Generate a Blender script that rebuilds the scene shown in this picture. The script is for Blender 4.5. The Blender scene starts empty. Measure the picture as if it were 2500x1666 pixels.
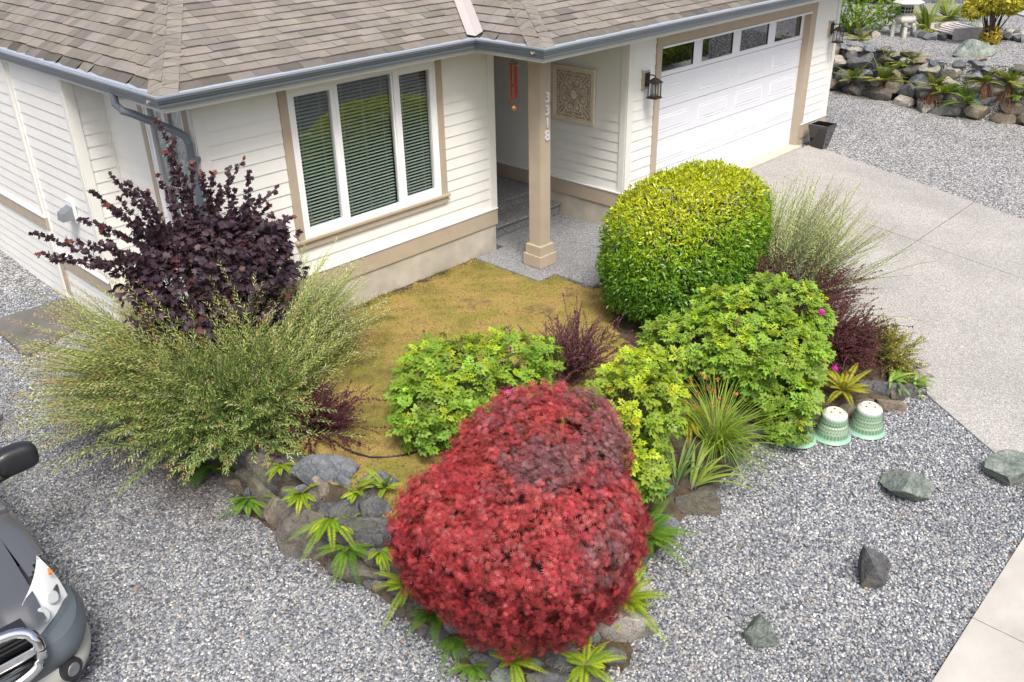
import bpy, math, random
import numpy as np
from mathutils import Matrix, Vector
random.seed(7); RNG = np.random.default_rng(7)
S = bpy.context.scene
COL = S.collection
PI = math.pi
def vec(*a): return np.array(a, float)
def unit(v):
    v = np.asarray(v, float); return v / np.maximum(np.linalg.norm(v, axis=-1, keepdims=True), 1e-9)

# ------------------------------------------------------------------ camera, world, sun
F_PX, YAW, PITCH, ROLL = 2179.57, math.radians(44.4962), math.radians(27.7487), math.radians(1.17015)
CAM = vec(-16.08, -8.02, 4.84)
fw = vec(math.cos(YAW)*math.cos(PITCH), math.sin(YAW)*math.cos(PITCH), -math.sin(PITCH))
r0 = vec(math.sin(YAW), -math.cos(YAW), 0); d0 = np.cross(fw, r0)
rt = math.cos(ROLL)*r0 + math.sin(ROLL)*d0; dn = -math.sin(ROLL)*r0 + math.cos(ROLL)*d0
cd = bpy.data.cameras.new("camera"); cam = bpy.data.objects.new("camera", cd); COL.objects.link(cam)
cd.sensor_width = 36; cd.lens = 36*F_PX/2500; cd.clip_end = 500; cd.clip_start = .1
cam.matrix_world = Matrix(((rt[0], -dn[0], -fw[0], CAM[0]), (rt[1], -dn[1], -fw[1], CAM[1]), (rt[2], -dn[2], -fw[2], CAM[2]), (0, 0, 0, 1)))
S.camera = cam
SUN_EL, SUN_AZ = math.radians(58), math.radians(238)          # azimuth of the sun seen from the garden, from +X counter-clockwise
w = bpy.data.worlds.new("World"); S.world = w; w.use_nodes = True
nt = w.node_tree; bg = nt.nodes['Background']
sky = nt.nodes.new('ShaderNodeTexSky'); sky.sky_type = 'NISHITA'; sky.sun_disc = False
sky.sun_elevation = SUN_EL; sky.sun_rotation = math.pi/2 - SUN_AZ
sky.dust_density = 6; sky.ozone_density = .6; sky.air_density = .9
nt.links.new(sky.outputs[0], bg.inputs[0]); bg.inputs[1].default_value = .135
sd = bpy.data.lights.new("sun", 'SUN'); sd.energy = 2.2; sd.angle = math.radians(18); sd.color = (1, .98, .945)
so = bpy.data.objects.new("sun", sd); COL.objects.link(so)
sv = vec(math.cos(SUN_AZ)*math.cos(SUN_EL), math.sin(SUN_AZ)*math.cos(SUN_EL), math.sin(SUN_EL))
so.rotation_euler = Vector(sv).to_track_quat('Z', 'Y').to_euler()
S.view_settings.view_transform = 'Standard'; S.view_settings.look = 'None'
S.view_settings.exposure = .56; S.view_settings.gamma = 1
S.cycles.max_bounces = 6; S.cycles.diffuse_bounces = 3; S.cycles.sample_clamp_indirect = 3; S.cycles.use_adaptive_sampling = False; S.cycles.caustics_reflective = False; S.cycles.caustics_refractive = False; S.cycles.use_denoising = True; S.cycles.denoising_prefilter = 'NONE'

# ------------------------------------------------------------------ pixel rays of the photograph -> points on real surfaces
KD = 2500/2353
def ray(x, y): return rt*((x*KD-1250)/F_PX) + dn*((y*KD-833)/F_PX) + fw
def onx(x, y, X): r = ray(x, y); return CAM + r*(X-CAM[0])/r[0]
def ony(x, y, Y): r = ray(x, y); return CAM + r*(Y-CAM[1])/r[1]
def onz(x, y, Z): r = ray(x, y); return CAM + r*(Z-CAM[2])/r[2]
def project(P):
    q = np.asarray(P)-CAM; a, b, c = q@rt, q@dn, q@fw
    return (a/c*F_PX+1250)/KD, (b/c*F_PX+833)/KD, c
BASE = np.array([(-12.0, 2.2), (-12.55, 1.6), (-12.7, .6), (-12.72, -.5), (-12.85, -1), (-12.78, -1.5), (-12.75, -2.2), (-12.62, -2.8), (-12.6, -3.7), (-12.66, -4.1), (-12.5, -4.6), (-12.1, -4.95), (-11.6, -4.95),
    (-11.1, -4.7), (-10.7, -4.45), (-10.2, -4.4), (-9.5, -4.38), (-8.7, -4.4), (-8.3, -4.6), (-7.6, -4.95), (-6.9, -5.2), (-6.4, -5.2), (-6.0, -5.0), (-5.75, -4), (-5.5, -3), (-5.35, -1.9), (-5.3, -.9), (-7.1, -.9), (-7.1, -.2), (-7.5, -.2), (-7.5, 1.05), (-11.64, 1.05)])
def inpoly(x, y, P):
    x = np.asarray(x, float); y = np.asarray(y, float); c = np.zeros(x.shape, bool)
    for i in range(len(P)):
        (x0, y0), (x1, y1) = P[i-1], P[i]
        t = ((y0 > y) != (y1 > y)); c ^= t & (x < (x1-x0)*(y-y0)/((y1-y0) if y1 != y0 else 1e-9)+x0)
    return c
def pdist(x, y, P, closed=True):
    x = np.asarray(x, float); y = np.asarray(y, float); d = np.full(x.shape, 1e9)
    for i in range(0 if closed else 1, len(P)):
        a, b = np.array(P[i-1]), np.array(P[i]); e = b-a
        t = np.clip(((x-a[0])*e[0]+(y-a[1])*e[1])/(e@e), 0, 1); d = np.minimum(d, np.hypot(x-a[0]-t*e[0], y-a[1]-t*e[1]))
    return d
def sst(t): t = np.clip(t, 0, 1); return t*t*(3-2*t)
def ground_z(x, y):
    R = .11*np.minimum(y, 0); L = -.83+.038*np.asarray(y, float)
    return R+(L-R)*sst((-7.5-x)/4.5)
def bed_z(x, y): return -.234+.05*np.minimum(y+.2, 0)
WALLSIDE = BASE[:24]
def terrain(x, y):
    g = ground_z(x, y); b = bed_z(x, y)
    d = pdist(x, y, WALLSIDE, False)
    wdt = .42 + .7*np.exp(-((x+11.9)**2+(y+4.7)**2)/.55)
    return np.where(inpoly(x, y, BASE), g+(b-g)*sst(d/wdt), g)
def hit(px, py, fn=terrain):
    r = ray(px, py); P = CAM.copy()
    t = 3.0
    while t < 60:
        P = CAM+r*t
        if P[2] < float(fn(P[0], P[1])): break
        t += .02
    return P

# ------------------------------------------------------------------ mesh + object helpers
def wob(P, sc, seed):
    g = np.random.default_rng(seed); r = 0
    for k in range(6):
        d = g.normal(size=3); r = r+np.sin(P@d*sc*(1+.3*k)+g.uniform(0, 6))/(1+.3*k)
    return r/3
def tag(o, label=None, cat=None, group=None, kind=None):
    if label: o['label'] = label
    if cat: o['category'] = cat
    if group: o['group'] = group
    if kind: o['kind'] = kind
    return o
def empty(name, loc, label=None, cat=None, group=None, kind=None):
    o = bpy.data.objects.new(name, None); COL.objects.link(o); o.location = loc; o.empty_display_size = .2
    return tag(o, label, cat, group, kind)
def link(name, me, mat, parent=None, smooth=False):
    o = bpy.data.objects.new(name, me); COL.objects.link(o)
    if mat: me.materials.append(mat)
    if parent:
        o.parent = parent; o.matrix_parent_inverse = Matrix.Translation(-Vector(parent.location))
    if smooth: me.polygons.foreach_set('use_smooth', np.ones(len(me.polygons), bool))
    return o
class MB:
    def __init__(s): s.v = []; s.f = []
    def add(s, vs, fs):
        n = len(s.v); s.v += [tuple(map(float, p)) for p in vs]; s.f += [tuple(i+n for i in f) for f in fs]; return s
    def box(s, a, b, M=None):
        (x0, y0, z0), (x1, y1, z1) = a, b
        vs = [(x0,y0,z0),(x1,y0,z0),(x1,y1,z0),(x0,y1,z0),(x0,y0,z1),(x1,y0,z1),(x1,y1,z1),(x0,y1,z1)]
        if M is not None: vs = [M@Vector(p) for p in vs]
        return s.add(vs, [(0,3,2,1),(4,5,6,7),(0,1,5,4),(1,2,6,5),(2,3,7,6),(3,0,4,7)])
    def poly_prism(s, pts, z0, z1):
        """pts: plan polygon; z0/z1 numbers or functions"""
        f0 = z0 if callable(z0) else (lambda x, y: z0); f1 = z1 if callable(z1) else (lambda x, y: z1)
        n = len(pts)
        vs = [(x, y, float(f0(x, y))) for x, y in pts]+[(x, y, float(f1(x, y))) for x, y in pts]
        return s.add(vs, [tuple(range(n))[::-1], tuple(range(n, 2*n))]+[(i, (i+1) % n, n+(i+1) % n, n+i) for i in range(n)])
    def tube(s, pts, r, n=8, caps=True):
        pts = [vec(*p) for p in pts]; m = len(pts)
        rs = r if hasattr(r, '__len__') else [r]*m
        vs = []; fs = []
        for i, p in enumerate(pts):
            d = unit(pts[min(i+1, m-1)]-pts[max(i-1, 0)])
            u = unit(np.cross(d, vec(0, 0, 1) if abs(d[2]) < .9 else vec(1, 0, 0))); v = np.cross(d, u)
            for k in range(n):
                a = 2*PI*k/n; vs.append(p+rs[i]*(math.cos(a)*u+math.sin(a)*v))
        for i in range(m-1):
            for k in range(n):
                fs.append((i*n+k, i*n+(k+1) % n, (i+1)*n+(k+1) % n, (i+1)*n+k))
        if caps: fs += [tuple(range(n))[::-1], tuple(range((m-1)*n, m*n))]
        return s.add(vs, fs)
    def lathe(s, prof, c, n=32, fn=None):
        vs = []; fs = []; m = len(prof)
        for i, (r, z) in enumerate(prof):
            for k in range(n):
                a = 2*PI*k/n; rr = r if fn is None else fn(r, z, a)
                vs.append((c[0]+rr*math.cos(a), c[1]+rr*math.sin(a), c[2]+z))
        for i in range(m-1):
            for k in range(n): fs.append((i*n+k, i*n+(k+1) % n, (i+1)*n+(k+1) % n, (i+1)*n+k))
        return s.add(vs, fs)
    def build(s, name, mat, parent=None, bevel=0, smooth=False):
        me = bpy.data.meshes.new(name); me.from_pydata(s.v, [], s.f); me.update()
        o = link(name, me, mat, parent, smooth)
        if bevel:
            m = o.modifiers.new('bevel', 'BEVEL'); m.width = bevel; m.segments = 2; m.limit_method = 'ANGLE'; m.angle_limit = .6
        return o
def np_mesh(name, V, Fq, mat, parent=None, col=None, smooth=False, nv=4):
    """V (N,3), Fq (M,nv) of equal polygons, col (N,3)"""
    me = bpy.data.meshes.new(name)
    V = np.ascontiguousarray(V, np.float32); Fq = np.ascontiguousarray(Fq, np.int32)
    me.vertices.add(len(V)); me.vertices.foreach_set('co', V.ravel())
    me.loops.add(Fq.size); me.loops.foreach_set('vertex_index', Fq.ravel())
    me.polygons.add(len(Fq)); me.polygons.foreach_set('loop_start', np.arange(len(Fq), dtype=np.int32)*Fq.shape[1])
    try: me.polygons.foreach_set('loop_total', np.full(len(Fq), Fq.shape[1], np.int32))
    except Exception: pass
    me.update(calc_edges=True)
    if col is not None:
        a = me.color_attributes.new('Col', 'FLOAT_COLOR', 'POINT')
        a.data.foreach_set('color', np.concatenate([col, np.ones((len(V), 1))], 1).astype(np.float32).ravel())
    return link(name, me, mat, parent, smooth)

# ------------------------------------------------------------------ materials
MATS = {}
def nodes_of(name):
    m = bpy.data.materials.new(name); m.use_nodes = True; t = m.node_tree
    return m, t, t.nodes['Principled BSDF'], t.nodes['Material Output']
def N(t, kind, **kw):
    n = t.nodes.new(kind)
    for k, v in kw.items():
        if k in n.inputs: n.inputs[k].default_value = v
        else: setattr(n, k, v)
    return n
def position(t): return N(t, 'ShaderNodeNewGeometry').outputs['Position']
def noise(t, scale, detail=3, rough=.55, src=None):
    n = N(t, 'ShaderNodeTexNoise', Scale=scale, Detail=detail, Roughness=rough); t.links.new(src or position(t), n.inputs['Vector']); return n.outputs[0]
def ramp(t, fac, stops):
    r = t.nodes.new('ShaderNodeValToRGB'); e = r.color_ramp.elements
    while len(e) < len(stops): e.new(.5)
    for i, (p, c) in enumerate(stops):
        e[i].position = p; e[i].color = (*c, 1) if hasattr(c, '__len__') else (c, c, c, 1)
    t.links.new(fac, r.inputs[0]); return r.outputs[0]
def mixc(t, fac, a, b, mode='MIX'):
    n = t.nodes.new('ShaderNodeMix'); n.data_type = 'RGBA'; n.blend_type = mode
    for s, v in ((0, fac), (6, a), (7, b)):
        if hasattr(v, 'is_output') or isinstance(v, bpy.types.NodeSocket): t.links.new(v, n.inputs[s])
        else: n.inputs[s].default_value = v if s == 0 else ((*v, 1) if len(v) == 3 else v)
    return n.outputs[2]
def bump(t, h, strength, dist, bs, prev=None):
    b = N(t, 'ShaderNodeBump', Strength=strength, Distance=dist); t.links.new(h, b.inputs['Height'])
    if prev: t.links.new(prev, b.inputs['Normal'])
    t.links.new(b.outputs[0], bs.inputs['Normal']); return b.outputs[0]
def pbr(name, col, rough=.6, metal=0, var=0, vs=3, bmp=0, bs_=60, spec=.5, coat=0, stains=0):
    if name in MATS: return MATS[name]
    m, t, b, o = nodes_of(name)
    b.inputs['Roughness'].default_value = rough; b.inputs['Metallic'].default_value = metal
    b.inputs['Specular IOR Level'].default_value = spec; b.inputs['Coat Weight'].default_value = coat; b.inputs['Coat Roughness'].default_value = .05
    c = vec(*col)
    if var:
        o1 = ramp(t, noise(t, vs, 5), [(.3, tuple(c*(1-var))), (.7, tuple(np.minimum(c*(1+var), 1)))])
        if stains: o1 = mixc(t, ramp(t, noise(t, vs*.35, 6, .7), [(.5, 0.0), (.75, stains)]), o1, tuple(c*.45))
        t.links.new(o1, b.inputs['Base Color'])
    else: b.inputs['Base Color'].default_value = (*col, 1)
    if bmp: bump(t, noise(t, bs_, 4), bmp, .01, b)
    MATS[name] = m; return m
def leafmat(name, transl=.3, rough=.5, spec=.35):
    if name in MATS: return MATS[name]
    m, t, b, o = nodes_of(name)
    a = N(t, 'ShaderNodeAttribute', attribute_name='Col')
    c = mixc(t, 1.0, a.outputs[0], ramp(t, noise(t, 45, 2), [(.3, .78), (.7, 1.0)]), 'MULTIPLY')
    t.links.new(c, b.inputs['Base Color']); b.inputs['Roughness'].default_value = rough; b.inputs['Specular IOR Level'].default_value = spec
    tr = N(t, 'ShaderNodeBsdfTranslucent'); t.links.new(c, tr.inputs[0])
    mx = N(t, 'ShaderNodeMixShader'); mx.inputs[0].default_value = transl
    t.links.new(b.outputs[0], mx.inputs[1]); t.links.new(tr.outputs[0], mx.inputs[2]); t.links.new(mx.outputs[0], o.inputs[0])
    MATS[name] = m; return m
def vcolmat(name, rough=.8, bmp=.3, bscale=80, spec=.3, speck=.25, sscale=120):
    if name in MATS: return MATS[name]
    m, t, b, o = nodes_of(name)
    a = N(t, 'ShaderNodeAttribute', attribute_name='Col')
    c = mixc(t, 1.0, a.outputs[0], ramp(t, noise(t, sscale, 3, .7), [(.3, 1-speck), (.7, 1+speck)]), 'MULTIPLY')
    c = mixc(t, 1.0, c, ramp(t, noise(t, 3, 4, .6), [(.3, .85), (.7, 1.1)]), 'MULTIPLY')
    t.links.new(c, b.inputs['Base Color']); b.inputs['Roughness'].default_value = rough; b.inputs['Specular IOR Level'].default_value = spec
    if bmp: bump(t, noise(t, bscale, 4), bmp, .01, b)
    MATS[name] = m; return m
def gravelmat():
    m, t, b, o = nodes_of('gravel_ground')
    v = N(t, 'ShaderNodeTexVoronoi', Scale=36.0); v.feature = 'F1'; t.links.new(position(t), v.inputs['Vector'])
    s = N(t, 'ShaderNodeSeparateColor'); t.links.new(v.outputs['Color'], s.inputs[0])
    c = ramp(t, s.outputs[0], [(0, (.10, .11, .13)), (.25, (.24, .25, .27)), (.5, (.40, .40, .41)), (.75, (.54, .53, .50)), (1, (.72, .70, .66))])
    c = mixc(t, ramp(t, v.outputs['Distance'], [(.3, 0.0), (.75, .8)]), c, (.03, .03, .035))
    c = mixc(t, 1.0, c, ramp(t, noise(t, .9, 4), [(.3, .85), (.7, 1.1)]), 'MULTIPLY')
    t.links.new(c, b.inputs['Base Color']); b.inputs['Roughness'].default_value = .8
    iv = N(t, 'ShaderNodeMath', operation='SUBTRACT'); iv.inputs[0].default_value = 1; t.links.new(v.outputs['Distance'], iv.inputs[1])
    bump(t, iv.outputs[0], .9, .02, b); return m
def aggregate(name, base, dark, light, scale=170, wet=None):
    m, t, b, o = nodes_of(name)
    v = N(t, 'ShaderNodeTexVoronoi', Scale=float(scale)); t.links.new(position(t), v.inputs['Vector'])
    s = N(t, 'ShaderNodeSeparateColor'); t.links.new(v.outputs['Color'], s.inputs[0])
    c = ramp(t, s.outputs[0], [(0, dark), (.35, base), (.7, base), (1, light)])
    c = mixc(t, 1.0, c, ramp(t, noise(t, .8, 5, .6), [(.3, .82), (.7, 1.08)]), 'MULTIPLY')
    c = mixc(t, ramp(t, noise(t, 260, 2, .5), [(.45, 0.0), (.62, .45)]), c, dark)
    t.links.new(c, b.inputs['Base Color']); b.inputs['Roughness'].default_value = .85
    bump(t, v.outputs['Distance'], .25, .01, b); return m
def rockmat(name, a, b_, moss=.25, mosscol=(.10, .11, .05), scale=6.0):
    if name in MATS: return MATS[name]
    m, t, b, o = nodes_of(name)
    p = position(t)
    c = ramp(t, noise(t, scale, 8, .65, p), [(.3, a), (.52, tuple((vec(*a)+vec(*b_))/2)), (.7, b_)])
    c = mixc(t, ramp(t, noise(t, scale*4, 6, .7, p), [(.52, 0.0), (.7, .6)]), c, tuple(vec(*b_)*1.25))
    c = mixc(t, ramp(t, noise(t, scale*3.1, 6, .7, p), [(.25, .7), (.42, 0.0)]), c, tuple(vec(*a)*.55))
    c = mixc(t, ramp(t, noise(t, scale*.5, 5, .7, p), [(.52, 0.0), (.62, moss)]), c, mosscol)
    vv = N(t, 'ShaderNodeTexVoronoi', Scale=scale*1.3); vv.feature = 'DISTANCE_TO_EDGE'
    wv = N(t, 'ShaderNodeVectorMath', operation='MULTIPLY_ADD'); nz_ = N(t, 'ShaderNodeTexNoise', Scale=scale*2, Detail=5.0); t.links.new(p, nz_.inputs['Vector']); t.links.new(nz_.outputs['Color'], wv.inputs[0]); wv.inputs[1].default_value = (.12, .12, .12); t.links.new(p, wv.inputs[2]); t.links.new(wv.outputs[0], vv.inputs['Vector'])
    c = mixc(t, ramp(t, vv.outputs['Distance'], [(0, .75), (.035, 0.0)]), c, tuple(vec(*a)*.4))
    c = mixc(t, ramp(t, noise(t, 55, 3, .8, p), [(.62, 0.0), (.72, .5)]), c, tuple(np.minimum(vec(*b_)*1.7, .7)))
    t.links.new(c, b.inputs['Base Color']); b.inputs['Roughness'].default_value = .82
    pb = bump(t, noise(t, 14, 8, .7, p), .8, .05, b); bump(t, noise(t, 120, 4, .6, p), .4, .008, b, pb)
    MATS[name] = m; return m
M_SID = pbr('cream_siding', (.79, .79, .75), .5, var=.03, vs=2, bmp=.06, bs_=90)
M_TRW = pbr('cream_trim', (.76, .755, .71), .5, var=.03)
M_TAN = pbr('tan_trim', (.43, .36, .275), .55, var=.06, vs=4, bmp=.05)
M_FLA = pbr('white_flashing', (.82, .83, .84), .4)
M_WHT = pbr('white_vinyl', (.88, .88, .9), .35)
M_DOOR = pbr('white_door_paint', (.73, .755, .80), .4, var=.015)
M_FND = pbr('foundation_concrete', (.46, .425, .355), .85, var=.2, vs=3, bmp=.3, bs_=40, stains=.35)
M_GUT = pbr('grey_gutter', (.135, .16, .19), .38, var=.05)
M_GUTL = pbr('grey_gutter_lip', (.34, .38, .44), .3)
M_SOF = pbr('white_soffit', (.7, .7, .68), .6)
M_DARK = pbr('dark_interior', (.012, .013, .014), .8)
M_BLIND = pbr('blind_slat', (.58, .63, .54), .45)
M_CUR = pbr('pale_curtain', (.5, .52, .46), .9)
M_IRON = pbr('bronze_iron', (.055, .045, .045), .45, metal=.6)
M_FROST = pbr('lamp_glass', (.55, .56, .55), .1)
M_BARK = pbr('bark', (.075, .055, .04), .9, var=.3, vs=20, bmp=.5)
M_PSTEM = pbr('purple_stem', (.09, .045, .045), .8, var=.3, vs=20)
M_GSTEM = pbr('olive_stem', (.16, .17, .07), .7, var=.2, vs=20)
M_SOIL = pbr('dark_soil', (.062, .047, .028), .95, var=.55, vs=7, bmp=.8, bs_=30)
M_BLACK = pbr('black_rubber', (.016, .016, .017), .6)
M_GRAVEL = gravelmat()
M_DRIVE = aggregate('driveway_aggregate', (.365, .355, .33), (.18, .175, .162), (.57, .56, .535), 95)
M_SLAB = aggregate('porch_aggregate', (.235, .24, .245), (.07, .075, .085), (.48, .48, .475), 85)
M_WALK = pbr('sidewalk_concrete', (.415, .40, .365), .9, var=.12, vs=2.5, bmp=.25, bs_=180, stains=.2)
M_ASPH = pbr('asphalt', (.06, .06, .062), .9, var=.2, vs=60, bmp=.5)
M_LEAF = leafmat('leaf', .32, .5)
M_LEAFM = leafmat('leaf_matt', .18, .7, .2)
M_LEAFG = leafmat('leaf_glossy', .28, .36, .5)
M_STONE = vcolmat('pebble', .75, .15, 200, .35, .22, 90)
M_SHG = vcolmat('shingle', .95, .5, 220, .15, .3, 240)
def glass_pane(name='window_glass', tint=(.86, .9, .9), refl=1.0):
    if name in MATS: return MATS[name]
    m, t, b, o = nodes_of(name); t.nodes.remove(b)
    tr = N(t, 'ShaderNodeBsdfTransparent'); tr.inputs[0].default_value = (*tint, 1)
    gl = N(t, 'ShaderNodeBsdfGlossy'); gl.inputs['Roughness'].default_value = .01; gl.inputs[0].default_value = (.95, .97, 1, 1)
    lw = N(t, 'ShaderNodeLayerWeight', Blend=.5); pw_ = N(t, 'ShaderNodeMath', operation='POWER'); t.links.new(lw.outputs['Facing'], pw_.inputs[0]); pw_.inputs[1].default_value = 3.5
    fr = N(t, 'ShaderNodeMath', operation='MULTIPLY_ADD'); t.links.new(pw_.outputs[0], fr.inputs[0]); fr.inputs[1].default_value = .85; fr.inputs[2].default_value = .10*refl
    mx = N(t, 'ShaderNodeMixShader'); t.links.new(fr.outputs[0], mx.inputs[0]); t.links.new(tr.outputs[0], mx.inputs[1]); t.links.new(gl.outputs[0], mx.inputs[2]); t.links.new(mx.outputs[0], o.inputs[0])
    MATS[name] = m; return m
M_GLASS = glass_pane()

# ------------------------------------------------------------------ ground, drive, walks
def grid_mesh(name, x0, x1, y0, y1, st, fn, mat, mask=None, dz=0, jitter=0):
    xs = np.arange(x0, x1+1e-6, st); ys = np.arange(y0, y1+1e-6, st)
    X, Y = np.meshgrid(xs, ys); Z = fn(X, Y)+dz
    if jitter: Z = Z+RNG.normal(0, jitter, Z.shape)
    n = len(xs); idx = np.arange(X.size).reshape(X.shape)
    q = np.stack([idx[:-1, :-1], idx[:-1, 1:], idx[1:, 1:], idx[1:, :-1]], -1).reshape(-1, 4)
    if mask is not None:
        cx = (X[:-1, :-1]+st/2).ravel(); cy = (Y[:-1, :-1]+st/2).ravel(); q = q[mask(cx, cy)]
    V = np.stack([X, Y, Z], -1).reshape(-1, 3)
    used = np.unique(q); mp = -np.ones(len(V), int); mp[used] = np.arange(len(used))
    return np_mesh(name, V[used], mp[q], mat, smooth=True)
def ground_all(x, y):
    z = ground_z(x, y)-.02
    k = (inpoly(x, y, BASE) & ((pdist(x, y, BASE) > .32) | (y > -.9) & (x > -12))) | ((x > -11.7) & (x < -5.1) & (y > -1.1) & (y < 3.5) & ((x > -7.8) | (y > 0)))
    return np.where(k, z-.5, z)
gnd = grid_mesh('ground', -45, 65, -30, 60, .2, ground_all, M_GRAVEL); tag(gnd, kind='structure')
DRIVE_L = [(-6.5, -5.28), (-6.02, -5.05), (-5.72, -4.05), (-5.46, -3.05), (-5.3, -1.95), (-5.24, -.9), (-5.2, -.02)]
# driveway poured as four slabs with open joints
def dz_(x, y): return .11*np.minimum(y, 0)+.0
def drive_top(x, y): return dz_(x, y)+.012
dr = MB()
XJ, YJ, gp = -2.4, -3.45, .007
dr.poly_prism([(-5.58, YJ+gp), (XJ-gp, YJ+gp), (XJ-gp, -.16), (-5.2, -.16), (-5.24, -.9), (-5.3, -1.95), (-5.46, -3.05)], lambda x, y: dz_(x, y)-.15, drive_top)
dr.poly_prism([(XJ+gp, YJ+gp), (.05, YJ+gp), (.28, -1.0), (.42, -.16), (XJ+gp, -.16)], lambda x, y: dz_(x, y)-.15, drive_top)
dr.poly_prism([(-7.4, -6.9), (XJ-gp, -6.9), (XJ-gp, YJ-gp), (-5.58, YJ-gp), (-5.72, -4.05), (-6.02, -5.05), (-6.5, -5.28)], lambda x, y: dz_(x, y)-.15, drive_top)
dr.poly_prism([(XJ+gp, -6.9), (-.3, -6.9), (.05, YJ-gp), (XJ+gp, YJ-gp)], lambda x, y: dz_(x, y)-.15, drive_top)
tag(dr.build('driveway', M_DRIVE), kind='structure')
tag(MB().box((-4.66, -.155, -.12), (.04, .14, .03)).build('garage_threshold', pbr('threshold_concrete', (.5, .46, .38), .8, var=.1, vs=5, bmp=.2)), kind='structure')
# lower raised edge of the drive (exposed face) is part of its slabs; a pale edging strip lies against it
swp = [ony(0, 0, 0)]*0
SWZ = lambda x, y: ground_z(x, np.asarray(y)*0-6.85)+.02-.02*(np.asarray(y)+6.85)*0
sw = MB()
xs_ = [-16.5, -14.0, -12.0, -10.7, -9.37, -8.0, -6.6, -5, -3, -.3, 3, 8, 14, 20]
for a, b in zip(xs_[:-1], xs_[1:]):
    for (ya, yb) in ((-6.86, -7.42), (-7.43, -8.6)):
        sw.poly_prism([(a+.004, yb), (b-.004, yb), (b-.004, ya), (a+.004, ya)], lambda x, y: SWZ(x, y)-.15, SWZ)
tag(sw.build('sidewalk', M_WALK), kind='structure')
tag(grid_mesh('street', -45, 65, -30, -8.7, .6, lambda x, y: ground_z(x, y*0-7.5)-.05, M_ASPH), kind='structure')
ps = MB().poly_prism([(-7.7, -.34), (-7.36, -.34), (-7.34, -1.0), (-5.32, -1.0), (-5.32, 0), (-5.42, .0), (-5.42, 1.26), (-7.1, 1.26), (-7.1, .93), (-7.7, .93)], -.4, -.2)
tag(ps.build('porch_slab', M_SLAB, bevel=.008), kind='structure')
st = MB().box((-7.13, 1.28, -.3), (-5.42, 1.75, -.02)).box((-7.13, 1.72, -.3), (-5.42, 3.3, .15))
st.box((-7.13, 1.245, -.055), (-5.42, 1.29, -.02)).box((-7.13, 1.69, .115), (-5.42, 1.73, .15))
tag(st.build('porch_steps', M_SLAB, bevel=.012), kind='structure')
# stepping slab by the left wall
pd = [tuple(onz(x, y, -.64)[:2]) for x, y in ((-30, 745), (150, 690), (205, 735), (60, 815))]
tag(MB().poly_prism(pd, -.75, lambda x, y: float(ground_z(x, y))+.035).build('concrete_slab', pbr('dark_slab', (.12, .115, .105), .9, var=.2, vs=4, bmp=.3), bevel=.01), 'dark flat concrete slab lying in the gravel left of the willow', 'paving slab')

# bed soil + dry lawn
def lawnmat():
    m, t, b, o = nodes_of('dry_lawn')
    c = ramp(t, noise(t, 1.6, 6, .65), [(.3, (.16, .12, .06)), (.42, (.36, .26, .09)), (.55, (.26, .22, .06)), (.68, (.12, .12, .04))])
    c = mixc(t, ramp(t, noise(t, 2.7, 5, .6), [(.55, 0.0), (.68, .8)]), c, (.24, .24, .045))
    c = mixc(t, ramp(t, noise(t, 40, 4, .7), [(.48, 0.0), (.66, .55)]), c, (.17, .12, .045))
    c = mixc(t, ramp(t, noise(t, 9, 4, .7), [(.6, 0.0), (.72, .7)]), c, (.15, .085, .03))
    t.links.new(c, b.inputs['Base Color']); b.inputs['Roughness'].default_value = .95; b.inputs['Specular IOR Level'].default_value = .1
    bump(t, noise(t, 90, 5, .7), .8, .02, b); return m
M_LAWN = lawnmat()
def bed_mask(x, y): return inpoly(x, y, BASE)
def edge_d(x, y): return pdist(x, y, WALLSIDE, False)
def lumps(x, y): return .012*np.sin(x*7+1)*np.sin(y*6)+.008*np.sin(x*17)*np.sin(y*19+2)
bed = grid_mesh('soil', -13.1, -5.2, -5.3, 2.4, .05, lambda x, y: np.where(inpoly(x, y, BASE), terrain(x, y), np.minimum(ground_z(x, y), bed_z(x, y)))+lumps(x, y)-.03, M_SOIL, lambda x, y: inpoly(x, y, BASE)); tag(bed, kind='structure')
LAWN = np.array([(-12.3, .9), (-12.36, -1.0), (-12.30, -1.7), (-12.2, -2.4), (-12.0, -3.1), (-11.4, -3.2), (-10.6, -2.9), (-9.6, -3.0), (-9.0, -3.0), (-8.4, -2.6), (-7.95, -1.6), (-7.2, -1.3), (-7.2, -.2), (-7.6, -.2), (-7.6, .99), (-11.6, .99)])
def lawn_z(x, y):
    sd = np.where(inpoly(x, y, LAWN), 1, -1)*pdist(x, y, LAWN)
    sd = np.where((y > -.36) & (x > -8.2), .3, sd); sd = np.where(y > .55, .88-y, sd)
    q = np.stack([x, y, 0*x], -1); s_ = np.clip(sd/.10+1.1*wob(q, 9, 31)+.7*wob(q, 26, 32), -1.8, 1)
    return np.where(inpoly(x, y, BASE), terrain(x, y), np.minimum(ground_z(x, y), bed_z(x, y)))+lumps(x, y)-.012+.02*s_
lawn = grid_mesh('lawn', -12.6, -7.0, -3.5, 1.04, .03, lawn_z, M_LAWN, lambda x, y: inpoly(x, y, BASE) & (inpoly(x, y, LAWN) | (pdist(x, y, LAWN) < .22))); tag(lawn, kind='structure')

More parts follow.
